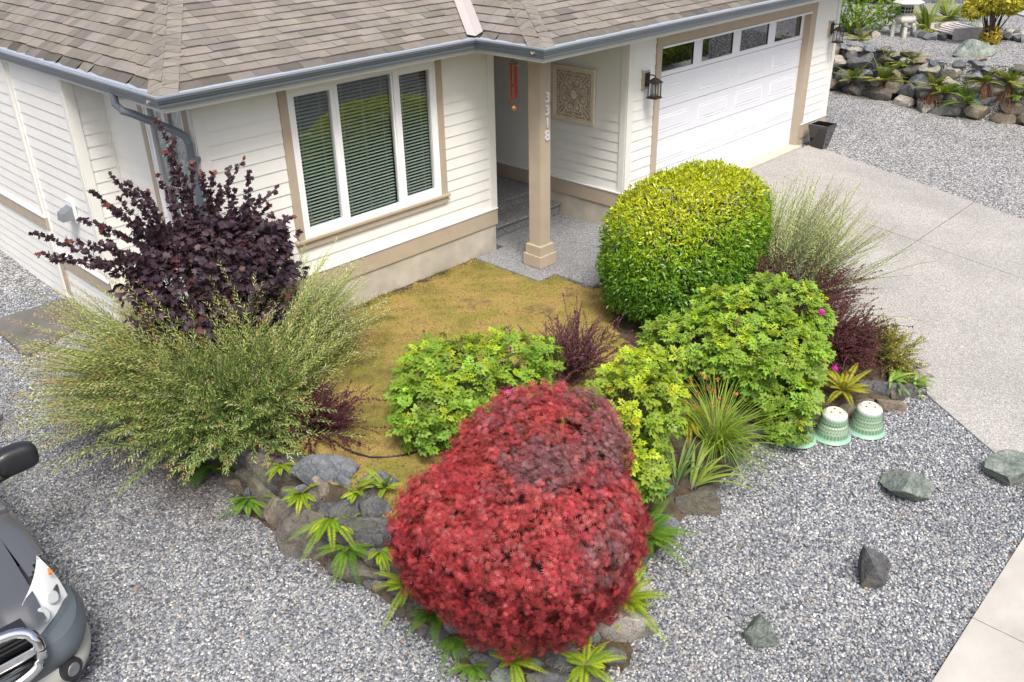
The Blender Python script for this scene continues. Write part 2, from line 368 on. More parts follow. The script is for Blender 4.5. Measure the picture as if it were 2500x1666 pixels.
# gravel as real pebbles wherever the photograph can resolve them
def stones():
    sp = .0235
    pts = []
    xs = np.arange(-17.5, 0.5, sp); ys = np.arange(-8.2, 8, sp)
    X, Y = np.meshgrid(xs, ys); X = X.ravel()+RNG.uniform(-.011, .011, X.size); Y = Y.ravel()+RNG.uniform(-.011, .011, Y.size)
    Z = ground_z(X, Y)
    px, py, dp = project(np.stack([X, Y, Z], -1))
    k = (dp > 1) & (px > -260) & (px < 2353+260) & (py > -50) & (py < 1568+170) & (dp < 13.5)
    X, Y, Z = X[k], Y[k], Z[k]
    k = ~inpoly(X, Y, BASE) & (Y > -6.86)
    k &= ~((X > -11.66) & (Y > 1.02)) & ~((X > -12.1) & (Y > 3.3)) & ~inpoly(X, Y, pd)
    k &= ~((X > -6.6) & inpoly(X, Y, DRIVE_L+[(1, 0), (1, -9), (-7.6, -9), (-7.42, -6.9)])) & ~((X > -7.8) & (Y > -1.1))
    X, Y, Z = X[k], Y[k], Z[k]; n = len(X)
    r = RNG.uniform(.0082, .0152, n)*(1+.25*(RNG.random(n) < .06)); h = r*RNG.uniform(.5, 1.0, n); asp = RNG.uniform(.65, 1, n); th = RNG.uniform(0, 2*PI, n)
    a = np.arange(6)*PI/3
    T = [(0, 0, 1.0)]+[(math.cos(q)*.68, math.sin(q)*.68, .78) for q in a]+[(math.cos(q+.3), math.sin(q+.3), .1) for q in a]
    T = np.array(T)
    V = np.repeat(T[None], n, 0)*(1+RNG.uniform(-.14, .14, (n, 13, 1)))
    V[:, :, 0] *= r[:, None]; V[:, :, 1] *= (r*asp)[:, None]; V[:, :, 2] *= h[:, None]
    V[:, :, 2] += (V[:, :, 0]*RNG.normal(0, .3, (n, 1))+V[:, :, 1]*RNG.normal(0, .3, (n, 1)))
    c, s_ = np.cos(th)[:, None], np.sin(th)[:, None]
    x = V[:, :, 0]*c-V[:, :, 1]*s_; y = V[:, :, 0]*s_+V[:, :, 1]*c
    V = np.stack([x+X[:, None], y+Y[:, None], V[:, :, 2]+(Z-.013+RNG.uniform(-.002, .006, n))[:, None]], -1)
    F = [(0, 1+i, 1+(i+1) % 6, 1+(i+1) % 6) for i in range(6)]
    tri = np.array([(0, 1+i, 1+(i+1) % 6) for i in range(6)]+[t for i in range(6) for t in ((1+i, 7+i, 1+(i+1) % 6), (7+i, 7+(i+1) % 6, 1+(i+1) % 6))])
    pal = np.array([(.09, .10, .12), (.14, .15, .18), (.20, .215, .245), (.26, .275, .30), (.33, .34, .355), (.39, .395, .39), (.46, .455, .44), (.57, .565, .55), (.72, .72, .71), (.34, .34, .26), (.42, .26, .17)])
    pr = np.array([.03, .12, .18, .18, .16, .13, .09, .05, .02, .02, .005]); pr /= pr.sum()
    C = pal[RNG.choice(len(pal), n, p=pr)]*RNG.uniform(.85, 1.15, (n, 1))*np.array([.87, .90, .93])
    C = C*(1+.10*wob(np.stack([X, Y, 0*X], 1), 1.6, 77))[:, None]*(1-.28*np.exp(-((X+13.0)**2/2.4+(Y-.4)**2/6.0)))[:, None]  # last factor darkens pebbles round the willow: shade and debris put into the colour
    # leaf-stained stretch of gravel beside the boulder wall, shade also put into its colour
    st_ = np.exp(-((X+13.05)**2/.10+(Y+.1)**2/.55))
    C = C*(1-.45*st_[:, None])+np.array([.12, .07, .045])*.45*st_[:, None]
    tri_all = (np.arange(n)[:, None, None]*13+tri[None]).reshape(-1, 3)
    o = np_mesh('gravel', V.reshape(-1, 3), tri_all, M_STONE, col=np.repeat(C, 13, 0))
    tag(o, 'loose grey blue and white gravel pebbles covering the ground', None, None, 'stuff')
    print('stones', n)
stones()

# ------------------------------------------------------------------ the house
house = empty('house', (-8, 3, -.3), 'cream lap sided single storey house with tan trim, grey gutters and shingle roof', 'house')
class Plane:
    """wall plane: origin o, horizontal axis u, outward normal n"""
    def __init__(s, o, u, n): s.o, s.u, s.n = vec(*o), vec(*u), vec(*n)
    def p(s, a, z, d=0): q = s.o+s.u*a+s.n*d; return (q[0], q[1], z)
    def box(s, mb, a0, a1, z0, z1, d0, d1):
        ps_ = [s.p(a0, z0, d0), s.p(a1, z0, d0), s.p(a1, z0, d1), s.p(a0, z0, d1), s.p(a0, z1, d0), s.p(a1, z1, d0), s.p(a1, z1, d1), s.p(a0, z1, d1)]
        f = [(0,3,2,1),(4,5,6,7),(0,1,5,4),(1,2,6,5),(2,3,7,6),(3,0,4,7)]
        if np.dot(np.cross(s.u, s.n), (0, 0, 1)) < 0: f = [t[::-1] for t in f]
        mb.add(ps_, f)
def siding(mb, P, a0, a1, z0, z1, holes=(), ex=.152, joints=()):
    z = z0
    while z < z1-1e-3:
        zt = min(z+ex, z1); iv = [(a0, a1)]
        for h0, h1, k0, k1 in holes:
            if k0 < zt-.01 and k1 > z+.01:
                if k0 <= z+.01 and k1 >= zt-.01 or True:
                    niv = []
                    for a, b in iv:
                        if h0 > a: niv.append((a, min(b, h0)))
                        if h1 < b: niv.append((max(a, h1), b))
                    iv = [(a, b) for a, b in niv if b-a > .01]
        for a, b in iv:
            vs = [P.p(a, z, .001), P.p(b, z, .001), P.p(b, z+.001, .0125), P.p(a, z+.001, .0125), P.p(a, zt, .002), P.p(b, zt, .002)]
            f = [(3, 2, 5, 4), (0, 1, 2, 3), (0, 3, 4), (1, 5, 2)]
            if np.dot(np.cross(P.u, P.n), (0, 0, 1)) > 0: f = [t[::-1] for t in f]
            mb.add(vs, f)
        z = zt
TOPZ = 2.92
W1 = Plane((-11.62, 1.05, 0), (1, 0, 0), (0, -1, 0)); L1 = 4.47
W5 = Plane((-5.40, 0, 0), (1, 0, 0), (0, -1, 0)); L5 = 6.55
W4 = Plane((-5.40, 3.3, 0), (0, -1, 0), (-1, 0, 0)); L4 = 3.3
W7 = Plane((-11.62, 3.3, 0), (0, -1, 0), (-1, 0, 0)); L7 = 2.25
W8 = Plane((-12.06, 3.3, 0), (1, 0, 0), (0, -1, 0)); L8 = .44
W9 = Plane((-12.06, 5.02, 0), (0, -1, 0), (-1, 0, 0)); L9 = 1.72
W10 = Plane((-12.085, 16.0, 0), (0, -1, 0), (-1, 0, 0)); L10 = 10.96
# openings
wx0, wx1, wz0, wz1 = 1.15, 3.41, .89, 2.69           # front window in W1 coordinates
gx0, gx1, gz1 = .78, 5.40, 2.49                        # garage opening in W5
lw0, lw1, lwz0, lwz1 = 1.10, 2.06, .85, 2.72           # side window in W7
# structural walls (behind the siding)
wl = MB()
def solid(P, a0, a1, z0, z1, holes=(), th=.14):
    cuts = [(a0, a1, z0, z1)]
    if holes:
        h0, h1, k0, k1 = holes[0]; cuts = [(a0, h0, z0, z1), (h1, a1, z0, z1), (h0, h1, z0, k0), (h0, h1, k1, z1)]
    for a, b, c, d in cuts:
        if b-a > .01 and d-c > .01: P.box(wl, a, b, c, d, -th, 0)
solid(W1, 0, L1, -.9, TOPZ, [(wx0, wx1, wz0, wz1)])
solid(W5, 0, L5, -.3, TOPZ, [(gx0-.03, gx1+.03, -.3, gz1+.03)])
solid(W4, .0, L4-.14, -.3, TOPZ)
solid(W7, .0, L7-.14, -1, TOPZ, [(lw0, lw1, lwz0, lwz1)])
solid(W8, .14, L8, -1, TOPZ); solid(W9, 0, L9, -1, TOPZ); solid(W10, 0, L10, -1, TOPZ)
Plane((-7.15, 1.19, 0), (0, 1, 0), (1, 0, 0)).box(wl, 0, 2.2, -.3, TOPZ, -.14, 0)
Plane((-7.15, 3.4, 0), (1, 0, 0), (0, -1, 0)).box(wl, 0, 1.75, -.3, TOPZ, -.14, 0)
Plane((1.15, .14, 0), (0, 1, 0), (1, 0, 0)).box(wl, 0, 8, -.3, TOPZ, -.14, 0)
wl.build('wall', M_SID, house)
sg = MB()
siding(sg, W1, .11, L1-.10, .42, TOPZ, [(wx0-.1, wx1+.1, wz0-.1, wz1+.1)])
siding(sg, W5, .12, L5-.10, .42, TOPZ, [(gx0-.08, gx1+.08, -.5, gz1+.12)])
siding(sg, W4, .02, L4-.10, .42, TOPZ)
siding(sg, W7, .03, L7-.1, .1, TOPZ, [(lw0-.09, lw1+.09, lwz0-.1, lwz1+.1)])
siding(sg, W8, .10, L8-.03, .1, TOPZ)
siding(sg, W9, .03, L9-.10, .16, TOPZ)
siding(sg, W9, .13, L9-.10, -.62, -.02)
siding(sg, W10, 0, L10-.10, .66, TOPZ); siding(sg, W10, 0, L10-.10, -.62, .46)
siding(sg, Plane((1.15, 0, 0), (0, 1, 0), (1, 0, 0)), .1, 8, .42, TOPZ)
siding(sg, Plane((-7.15, 3.4, 0), (1, 0, 0), (0, -1, 0)), .1, 1.7, .42, TOPZ, [(.35, 1.5, -1, 2.4)])
sg.build('siding', M_SID, house)
for P, a0, a1, z0 in ((W1, L1-.10, L1+.022, .42), (W1, -.02, .11, -.1), (W5, -.022, .115, .42), (W5, L5-.10, L5+.02, .42), (W4, L4-.10, L4, .42), (W7, L7-.1, L7, -.1),
                      (W7, 0, .03, .1), (W8, -.02, .10, -.1), (W8, L8-.03, L8, .1), (W9, L9-.10, L9, -.1), (W9, 0, .03, -.6), (W10, L10-.10, L10-.016, -.6)):
    cb = MB(); P.box(cb, a0, a1, z0, TOPZ, .001, .028); cb.build('corner_board', M_TRW, house)
for P, a0, a1, z0, z1 in ((W1, -.02, L1+.02, .15, .395), (W5, -.02, gx0-.11, .15, .395), (W5, gx1+.11, L5+.02, .13, .395), (W4, 0, L4+.0, .16, .395), (W7, 0, L7, -.12, .08), (W8, 0, L8, -.12, .08), (W9, 0, L9, -.06, .14), (W10, 0, L10, .46, .64)):
    sk = MB(); fl = MB(); P.box(sk, a0, a1, z0, z1, .0, .034); P.box(fl, a0, a1, z1, z1+.02, .0, .046)
    sk.build('skirt_board', M_TAN, house, bevel=.003); fl.build('flashing', M_FLA, house)
sk = MB(); W9.box(sk, 0, .13, -.50, -.05, .0, .03); sk.build('skirt_board', M_TAN, house)
for P, a0, a1, z0, z1 in ((W1, -.0, L1-.01, -.95, .152), (W5, 0, gx0-.02, -.3, .152), (W5, gx1+.02, L5-.01, -.3, .135), (W4, 0, L4-.02, -.3, .162), (W9, 0, L9, -1, -.60), (W10, 0, L10, -1, -.615), (W8, 0, L8, -1, -.13), (W7, 0, L7, -1, -.13)):
    fd = MB(); P.box(fd, a0, a1, z0, z1, .0, .014); fd.build('foundation', M_FND, house)

def window(name, P, a0, a1, z0, z1, lights, trim=.11, sill=True, blind=True, rm=.2):
    fr = MB(); tw = .05
    root = None
    tr = MB()
    P.box(tr, a0-trim, a0, z0-.02, z1+trim, .0, .036); P.box(tr, a1, a1+trim, z0-.02, z1+trim, .0, .036); P.box(tr, a0, a1, z1, z1+trim, .0, .036)
    if sill:
        P.box(tr, a0-trim-.03, a1+trim+.03, z0-.055, z0-.0201, .0, .062); P.box(tr, a0-trim, a1+trim, z0-.15, z0-.055, .0, .036)
    else: P.box(tr, a0-trim, a1+trim, z0-.12, z0-.02, .0, .036)
    # outer frame
    for q in ((a0, a0+.035, z0-.02, z1), (a1-.035, a1, z0-.02, z1), (a0+.035, a1-.035, z1-.04, z1), (a0+.035, a1-.035, z0-.02, z0+.03)):
        P.box(fr, *q, -.06, .03)
    f = fr.build(name, M_WHT, house, bevel=.003)
    tr.build('window_trim', M_TAN, f, bevel=.003)
    sa = MB()
    for (b0, b1, sash) in lights:
        s_ = .062 if sash else .022; dd = .018 if sash else .004
        for q in ((b0, b0+s_, z0+.03, z1-.04), (b1-s_, b1, z0+.03, z1-.04), (b0+s_, b1-s_, z1-.04-s_, z1-.04), (b0+s_, b1-s_, z0+.03, z0+.03+s_)):
            P.box(sa, *q, -.05, dd)
        g = MB(); P.box(g, b0+s_, b1-s_, z0+.03+s_, z1-.04-s_, -.022, -.018); g.build('pane', M_GLASS, f)
        if blind:
            b = MB(); zz = z0+.06; k = 0
            while zz < z1-.06:
                c0, c1 = b0+s_*.6, b1-s_*.6
                ps_ = [P.p(c0, zz+.005, -.112), P.p(c1, zz+.005, -.112), P.p(c1, zz-.006, -.085), P.p(c0, zz-.006, -.085)]
                ps2 = [(x, y, z+.002) for x, y, z in ps_]
                b.add(ps_+ps2, [(0, 1, 2, 3), (4, 7, 6, 5), (0, 4, 5, 1), (3, 2, 6, 7)])
                zz += .0425; k += 1
            n = 2 if b1-b0 > .8 else 1
            for j in range(3 if n == 2 else 2):
                aa = b0+s_+.1+(b1-b0-2*s_-.2)*j/(2 if n == 2 else 1)
                for o_ in (-.006, .006): P.box(b, aa+o_, aa+o_+.0025, z0+.05, z1-.05, -.082, -.08)
            b.build('blind', M_BLIND, f)
    # mullions between lights
    for (p0, p1) in zip(lights[:-1], lights[1:]):
        P.box(sa, p0[1], p1[0], z0+.03, z1-.04, -.05, .026)
    sa.build('sash', M_WHT, f, bevel=.003)
    d = MB()
    P.box(d, a0-rm, a1+rm, z0-.2, z1+.1, -1.2, -1.19); P.box(d, a0-rm-.01, a0-rm, z0-.2, z1+.1, -1.2, -.15); P.box(d, a1+rm, a1+rm+.01, z0-.2, z1+.1, -1.2, -.15)
    P.box(d, a0-rm, a1+rm, z0-.21, z0-.2, -1.2, -.15); P.box(d, a0-rm, a1+rm, z1+.1, z1+.11, -1.2, -.15)
    d.build('room', M_DARK, f)
    return f
window('window', W1, wx0, wx1, wz0, wz1, [(wx0+.035, wx0+.66, True), (wx0+.70, wx1-.70, False), (wx1-.66, wx1-.035, True)])
fw2 = window('window', W7, lw0, lw1, lwz0, lwz1, [(lw0+.035, lw0+.5, True), (lw0+.52, lw1-.035, False)], blind=False, rm=.02)
cur = MB()
for i in range(40):
    a = lw0+.05+i*(lw1-lw0-.1)/40; W7.box(cur, a, a+.018, lwz0+.03, lwz1-.05, -.16-.02*math.sin(i*1.7), -.15-.02*math.sin(i*1.7))
cur.build('curtain', M_CUR, fw2)

# garage door
gd = MB()
GD = Plane((-5.40, .10, 0), (1, 0, 0), (0, -1, 0))
sec = [.03+(gz1-.03)*k/5 for k in range(6)]
tiny = .005
pw = (gx1-gx0)/4
door = None
for k in range(5):
    z0, z1 = sec[k]+tiny, sec[k+1]-tiny
    if k < 4:
        GD.box(gd, gx0, gx1, z0, z1, -.04, 0)
        for j in range(4):
            a0, a1 = gx0+j*pw+.13, gx0+(j+1)*pw-.13; b0, b1 = z0+.11, z1-.11
            # raised panel: sloping bevels round a flat field
            o_ = [GD.p(a0, b0, .0005), GD.p(a1, b0, .0005), GD.p(a1, b1, .0005), GD.p(a0, b1, .0005)]
            v1 = [GD.p(a0+.014, b0+.014, .008), GD.p(a1-.014, b0+.014, .008), GD.p(a1-.014, b1-.014, .008), GD.p(a0+.014, b1-.014, .008)]
            v2 = [GD.p(a0+.03, b0+.03, .001), GD.p(a1-.03, b0+.03, .001), GD.p(a1-.03, b1-.03, .001), GD.p(a0+.03, b1-.03, .001)]
            v3 = [GD.p(a0+.05, b0+.05, .008), GD.p(a1-.05, b0+.05, .008), GD.p(a1-.05, b1-.05, .008), GD.p(a0+.05, b1-.05, .008)]
            fs = []
            for q in range(3):
                for e in range(4): fs.append((q*4+e, q*4+(e+1) % 4, q*4+4+(e+1) % 4, q*4+4+e))
            gd.add(o_+v1+v2+v3, fs+[(12, 13, 14, 15)])
    else:
        b0, b1 = z0+.07, z1-.055
        GD.box(gd, gx0, gx1, z0, b0, -.04, 0); GD.box(gd, gx0, gx1, b1, z1, -.04, 0)
        for j in range(5):
            a0 = gx0+j*pw-(.0 if j == 0 else .12); a1 = gx0+j*pw+(.12 if j < 4 else 0)
            if j == 0: a0, a1 = gx0, gx0+.12
            if j == 4: a0, a1 = gx1-.12, gx1
            GD.box(gd, a0, a1, b0, b1, -.04, 0)
door = gd.build('garage_door', M_DOOR, house)
for j in range(4):
    g = MB(); GD.box(g, gx0+j*pw+.12, gx0+(j+1)*pw-.12, sec[4]+.074, sec[5]-.059, -.03, -.012)
    g.build('pane', glass_pane('garage_glass', (.25, .25, .28), 1.8), door)
    g = MB(); a0, a1, b0, b1 = gx0+j*pw+.12, gx0+(j+1)*pw-.12, sec[4]+.074, sec[5]-.059
    for q in ((a0-.012, a0, b0-.012, b1+.012), (a1, a1+.012, b0-.012, b1+.012), (a0, a1, b0-.012, b0), (a0, a1, b1, b1+.012)): GD.box(g, *q, -.02, .006)
    g.build('pane_frame', M_DOOR, door)
gi = MB(); GD.box(gi, gx0-.1, gx1+.1, -.1, 2.6, -2.5, -2.49); GD.box(gi, gx0-.1, gx1+.1, 2.6, 2.61, -2.5, -.1); gi.build('garage_interior', M_DARK, house)
gt = MB()
W5.box(gt, gx0-.13, gx0, .0, gz1, -.10, .034); W5.box(gt, gx1, gx1+.13, .0, gz1, -.10, .034); W5.box(gt, gx0-.13, gx1+.13, gz1, gz1+.15, -.10, .034)
W5.box(gt, gx1+.13, gx1+.23, .02, gz1+.15, 0, .022)
gt.build('garage_trim', M_TAN, house, bevel=.003)
gs = MB(); W5.box(gs, gx0+.0, gx1, gz1-.03, gz1-.001, -.06, .045); W5.box(gs, gx0-.145, gx1+.145, gz1+.15, gz1+.165, 0, .045); gs.build('door_seal', M_FLA, house)

# front door in the porch (hidden deep in the recess)
fdm = MB(); PD = Plane((-7.15, 3.4, 0), (1, 0, 0), (0, -1, 0)); PD.box(fdm, .45, 1.40, .17, 2.25, .0, .05)
for a in (.55, .97):
    for z in (.3, 1.2): PD.box(fdm, a, a+.33, z, z+.75, .05, .06)
fdo = fdm.build('front_door', pbr('brown_door', (.13, .06, .035), .4), house)
hd = MB(); hd.tube([PD.p(1.33, 1.1, .06), PD.p(1.33, 1.1, .11), PD.p(1.25, 1.1, .11)], .012); hd.build('handle', M_IRON, fdo)
ft = MB(); PD.box(ft, .35, .45, .15, 2.35, 0, .03); PD.box(ft, 1.40, 1.5, .15, 2.35, 0, .03); PD.box(ft, .45, 1.40, 2.25, 2.35, 0, .03); ft.build('door_trim', M_TAN, house)

# roof planes ----------------------------------------------------------------
EZ = 2.965; SY = .42; SX = .646
C0 = (-12.11, .62); V0 = (-7.85, .62); P0 = (-7.85, -.56); P1 = (1.75, -.56); BK = (-12.11, 18)
def clip(poly, a, b, c):    # keep a*x+b*y<=c
    out = []
    for i in range(len(poly)):
        p, q = poly[i-1], poly[i]; dp = a*p[0]+b*p[1]-c; dq = a*q[0]+b*q[1]-c
        if (dp <= 0) != (dq <= 0): t = dp/(dp-dq); out.append((p[0]+(q[0]-p[0])*t, p[1]+(q[1]-p[1])*t))
        if dq <= 0: out.append(q)
    return out
shV, shC = MB(), []
def shingles(ori, axis, slope, length, rows, clips, seed, into=None):
    """ori: eave start (x,y); axis 'x': eave runs +X and roof rises +Y; 'y': eave runs +Y and rises +X"""
    rg = np.random.default_rng(seed); mb = shV; run = .143/math.sqrt(1+slope*slope)
    def P3(u, v, h):
        droop = -.028*max(0, 1-v/.09)**2
        x, y = (ori[0]+u, ori[1]+v) if axis == 'x' else (ori[0]+v, ori[1]+u)
        nz = 1/math.sqrt(1+slope*slope); z = EZ+slope*v+h*nz+droop
        dx = -slope*nz*h
        return (x, y+dx, z) if axis == 'x' else (x+dx, y, z)
    for r in range(rows):
        u = -rg.uniform(0, .3)
        while u < length:
            wd = rg.choice([.16, .2, .24, .3, .33]) if r else rg.uniform(.26, .34)
            th = rg.choice([.006, .011, .016]); v0 = r*run-.012+rg.normal(0, .003); v1 = (r+1)*run+.01
            if r == 0: v0 = -.05
            poly = [(u+.002, v0), (u+wd-.002, v0), (u+wd-.002, v1), (u+.002, v1)]
            if r == 0: poly = [(u+.002, v0), (u+wd-.002, v0), (u+wd-.002, .02), (u+wd-.002, v1), (u+.002, v1), (u+.002, .02)]
            u += wd
            xy = lambda q: (ori[0]+q[0], ori[1]+q[1]) if axis == 'x' else (ori[0]+q[1], ori[1]+q[0])
            pp = [xy(q) for q in poly]
            for a, b, c in clips:
                if len(pp) > 2: pp = clip(pp, a, b, c)
            if len(pp) < 3: continue
            uv = [((p[0]-ori[0], p[1]-ori[1]) if axis == 'x' else (p[1]-ori[1], p[0]-ori[0])) for p in pp]
            hh = lambda v: (.012+th)-(v-v0)/(v1-v0)*(.006+th)
            top = [P3(a, b, hh(b)) for a, b in uv]; bot = [P3(a, b, -.012) for a, b in uv]
            n = len(uv); sgn = 1 if axis == 'x' else -1
            f = [tuple(range(n)), tuple(range(n, 2*n))[::-1]]+[(i, n+i, n+(i+1) % n, (i+1) % n) for i in range(n)]
            if sgn < 0: f = [t[::-1] for t in f]
            mb.add(top+bot, f)
            base = np.array([.225, .207, .184])*rg.choice([.88, .95, 1, 1.04, 1.1])*np.array([1, rg.uniform(.97, 1.02), rg.uniform(.94, 1.04)])
            if r == 0: base = base*rg.uniform(.45, .85)
            elif rg.random() < .12: base = base*.8
            shC.extend([base]*(2*n))
k1 = SY/SX      # plan direction of the hip: dx per dy
# front plane over the window: y up from C0..V0 ; clipped by hip on left (x-C0x >= k1*(y-C0y)) and valley at right
def shin(*a): shingles(*a)
shin(C0, 'x', SY, 12.5, 26, [(-1, k1, -C0[0]+k1*C0[1]), (1, -k1, V0[0]-k1*V0[1])], 1)
# left plane
shingles((C0[0], C0[1]), 'y', SX, 17, 26, [(k1*0+1, -k1, C0[0]-k1*C0[1])], 2)
# porch: narrow left-facing plane between valley and hip
shingles((P0[0], P0[1]), 'y', SX, 12, 26, [(-1, k1, -V0[0]+k1*V0[1]), (1, -k1, P0[0]-k1*P0[1])][::1] if False else [(1, -k1, P0[0]-k1*P0[1]), (-1, k1, -(V0[0]-k1*V0[1]))], 3)
shingles((P0[0], P0[1]), 'x', SY, 9.6, 26, [(-1, k1, -P0[0]+k1*P0[1])], 4)
def caps(p, seed, n=34):
    rg = np.random.default_rng(seed); d = vec(k1, 1, SY); L = np.linalg.norm(d); d = d/L
    h = unit(np.cross(d, (0, 0, 1)))            # to the front-right side
    for i in range(n):
        s0, s1 = i*.142-.03, i*.142+.19; wdt = .155
        for lift, s in ((0, 0),):
            row = []
            for t, s_ in ((0, s0), (1, s1)):
                c = vec(p[0], p[1], EZ)+d*s_; hh = .030-.012*t
                for q in (-1, -.12, .12, 1):
                    off = h*q*wdt
                    # follow the roof plane on either side
                    x, y = c[0]+off[0], c[1]+off[1]
                    zf = EZ+SY*(y-p[1]); zl = EZ+SX*(x-p[0]); z = min(zf, zl)+hh-(.010 if abs(q) < .2 else .0)
                    row.append((x, y, z))
            b = [(x, y, z-.012) for x, y, z in row]
            shV.add(row+b, [(0, 1, 5, 4), (1, 2, 6, 5), (2, 3, 7, 6), (0, 8, 9, 1), (1, 9, 10, 2), (2, 10, 11, 3), (0, 4, 12, 8), (3, 11, 15, 7)][::1])
            c = np.array([.225, .207, .184])*rg.uniform(.9, 1.1); shC.extend([c]*16)
caps(C0, 5); caps(P0, 6)
me = bpy.data.meshes.new('roof'); me.from_pydata(shV.v, [], shV.f); me.update()
a = me.color_attributes.new('Col', 'FLOAT_COLOR', 'POINT'); a.data.foreach_set('color', np.concatenate([np.array(shC), np.ones((len(shC), 1))], 1).astype(np.float32).ravel())
roof = link('roof', me, M_SHG, house)
dk = MB()
top = 3.6
def rz(x, y): return EZ-.02+min(SY*(y-.62) if x < V0[0]+k1*(y-.62) else SY*(y+.56), SX*(x+12.11) if x < V0[0]+k1*(y-.62) else 99)
# underlay decks
dk.add([(C0[0], C0[1], EZ-.02), (V0[0], V0[1], EZ-.02), (V0[0]+k1*top, V0[1]+top, EZ-.02+SY*top), (C0[0]+k1*top, C0[1]+top, EZ-.02+SY*top)], [(0, 1, 2, 3)])
dk.add([(C0[0], C0[1], EZ-.02), (C0[0]+k1*top, C0[1]+top, EZ-.02+SY*top), (C0[0]+k1*top, 18, EZ-.02+SY*top), (C0[0], 18, EZ-.02)], [(0, 1, 2, 3)])
dk.add([(P0[0], P0[1], EZ-.02), (P0[0]+k1*top, P0[1]+top, EZ-.02+SY*top), (V0[0]+k1*top, V0[1]+top, EZ-.02+SY*top), (V0[0], V0[1], EZ-.02)], [(0, 1, 2, 3)])
dk.add([(P0[0], P0[1], EZ-.02), (P1[0], P1[1], EZ-.02), (P1[0], P1[1]+top, EZ-.02+SY*top), (P0[0]+k1*top, P0[1]+top, EZ-.02+SY*top)], [(0, 1, 2, 3)])
dk.build('roof_deck', M_DARK, roof)
vf = MB(); d = vec(k1, 1, SY); h = unit(np.cross(d, (0, 0, 1)))
ln = 4.2
for sgn, wd_ in ((-1, .11), (1, .10)):
    p = vec(V0[0], V0[1], EZ)-d*.03; q = p+d*ln; o_ = h*sgn*wd_
    lift = .05
    if sgn > 0: z_up = SX*o_[0]
    else: z_up = SY*o_[1]
    a0 = p+vec(0, 0, .04); b0 = q+vec(0, 0, .04); a1 = p+o_+vec(0, 0, abs(z_up)+lift*.8); b1 = q+o_+vec(0, 0, abs(z_up)+lift*.8)
    vf.add([a0, b0, b1, a1, a0-vec(0, 0, .004), b0-vec(0, 0, .004), b1-vec(0, 0, .004), a1-vec(0, 0, .004)], [(0, 1, 2, 3), (7, 6, 5, 4), (0, 3, 7, 4), (3, 2, 6, 7)])
vf.build('valley_flashing', pbr('valley_metal', (.50, .46, .44), .45, metal=.2), house)
# fascia, soffit, gutter
sf = MB()
for pl in ([(-12.1, .64), (-7.87, .64), (-7.87, 1.04), (-11.6, 1.04), (-11.6, 3.28), (-12.1, 3.28)], [(-7.84, -.54), (1.7, -.54), (1.7, -.03), (-5.42, -.03), (-5.42, 3.38), (-7.13, 3.38), (-7.13, 1.03), (-7.84, 1.03)]):
    sf.poly_prism(pl, 2.80, 2.815)
sf.box((-12.1, 3.28, 2.8), (-12.075, 18, 2.815))
sf.build('soffit', M_SOF, house)
EDGE = [(-12.11, 18.0), (-12.11, .62), (-7.85, .62), (-7.85, -.56), (1.75, -.56), (1.75, 8)]
def extrude_eave(name, prof, mat, off=0):
    mb = MB(); n = len(prof)
    pts = EDGE; dirs = [unit(vec(*pts[i+1])-vec(*pts[i])) for i in range(len(pts)-1)]
    nor = [vec(d_[1], -d_[0]) if True else 0 for d_ in dirs]
    nor = [vec(-(-d_[1]), -d_[0]) for d_ in dirs]
    outs = []
    for i, p in enumerate(pts):
        if i == 0: m = nor[0]; k = 1
        elif i == len(pts)-1: m = nor[-1]; k = 1
        else:
            m = nor[i-1]+nor[i]; m = m/np.linalg.norm(m); k = 1/max(.3, m@nor[i])
        outs.append((m, k))
    sgn = -1 if (nor[0]@vec(-1, 0)) < 0 else 1
    for i, p in enumerate(pts):
        m, k = outs[i]
        for (o_, z) in prof: mb.v.append((p[0]+sgn*m[0]*k*o_, p[1]+sgn*m[1]*k*o_, z))
    for i in range(len(pts)-1):
        for j in range(n-1): mb.f.append((i*n+j, i*n+j+1, (i+1)*n+j+1, (i+1)*n+j))
    return mb.build(name, mat, house)
extrude_eave('fascia', [(-.02, 2.78), (-.005, 2.78), (-.005, 2.95), (-.02, 2.95), (-.02, 2.78)], M_TRW)
gutter = extrude_eave('gutter', [(0, 2.955), (0, 2.845), (.075, 2.845), (.083, 2.87), (.083, 2.885), (.097, 2.905), (.105, 2.93), (.113, 2.935), (.117, 2.972), (.110, 2.972), (.104, 2.94), (.09, 2.925), (.08, 2.90), (.073, 2.855), (.006, 2.855), (.006, 2.955)], M_GUT)
extrude_eave('gutter_lip', [(.119, 2.958), (.120, 2.979), (.102, 2.979), (.102, 2.970), (.1185, 2.970), (.1185, 2.958)], M_GUTL)
extrude_eave('drip_edge', [(-.03, 2.972), (.03, 2.958), (.034, 2.945)], M_GUTL)
# downspout: out of the left gutter, elbow, across to the corner and down
dp0 = onx(278, 226, -12.17)
pth = [(-12.17, 1.62, 2.86), (-12.17, 1.62, 2.74), (-12.13, 1.57, 2.67), (-12.05, 1.50, 2.63), (-11.78, 1.16, 2.45), (-11.73, 1.10, 2.40), (-11.71, 1.07, 2.32), (-11.71, 1.07, 2.2), (-11.71, 1.07, -.6), (-11.75, 1.02, -.66)]
ds = MB().tube(pth, .042, 12)
for i, zz in enumerate((2.72, 2.70, 2.38, 2.36)): pass
dso = ds.build('downspout', M_GUT, house, smooth=False)
for z_ in (2.13, .9): MB().box((-11.77, 1.0, z_), (-11.64, 1.06, z_+.04)).build('strap', M_GUT, dso)

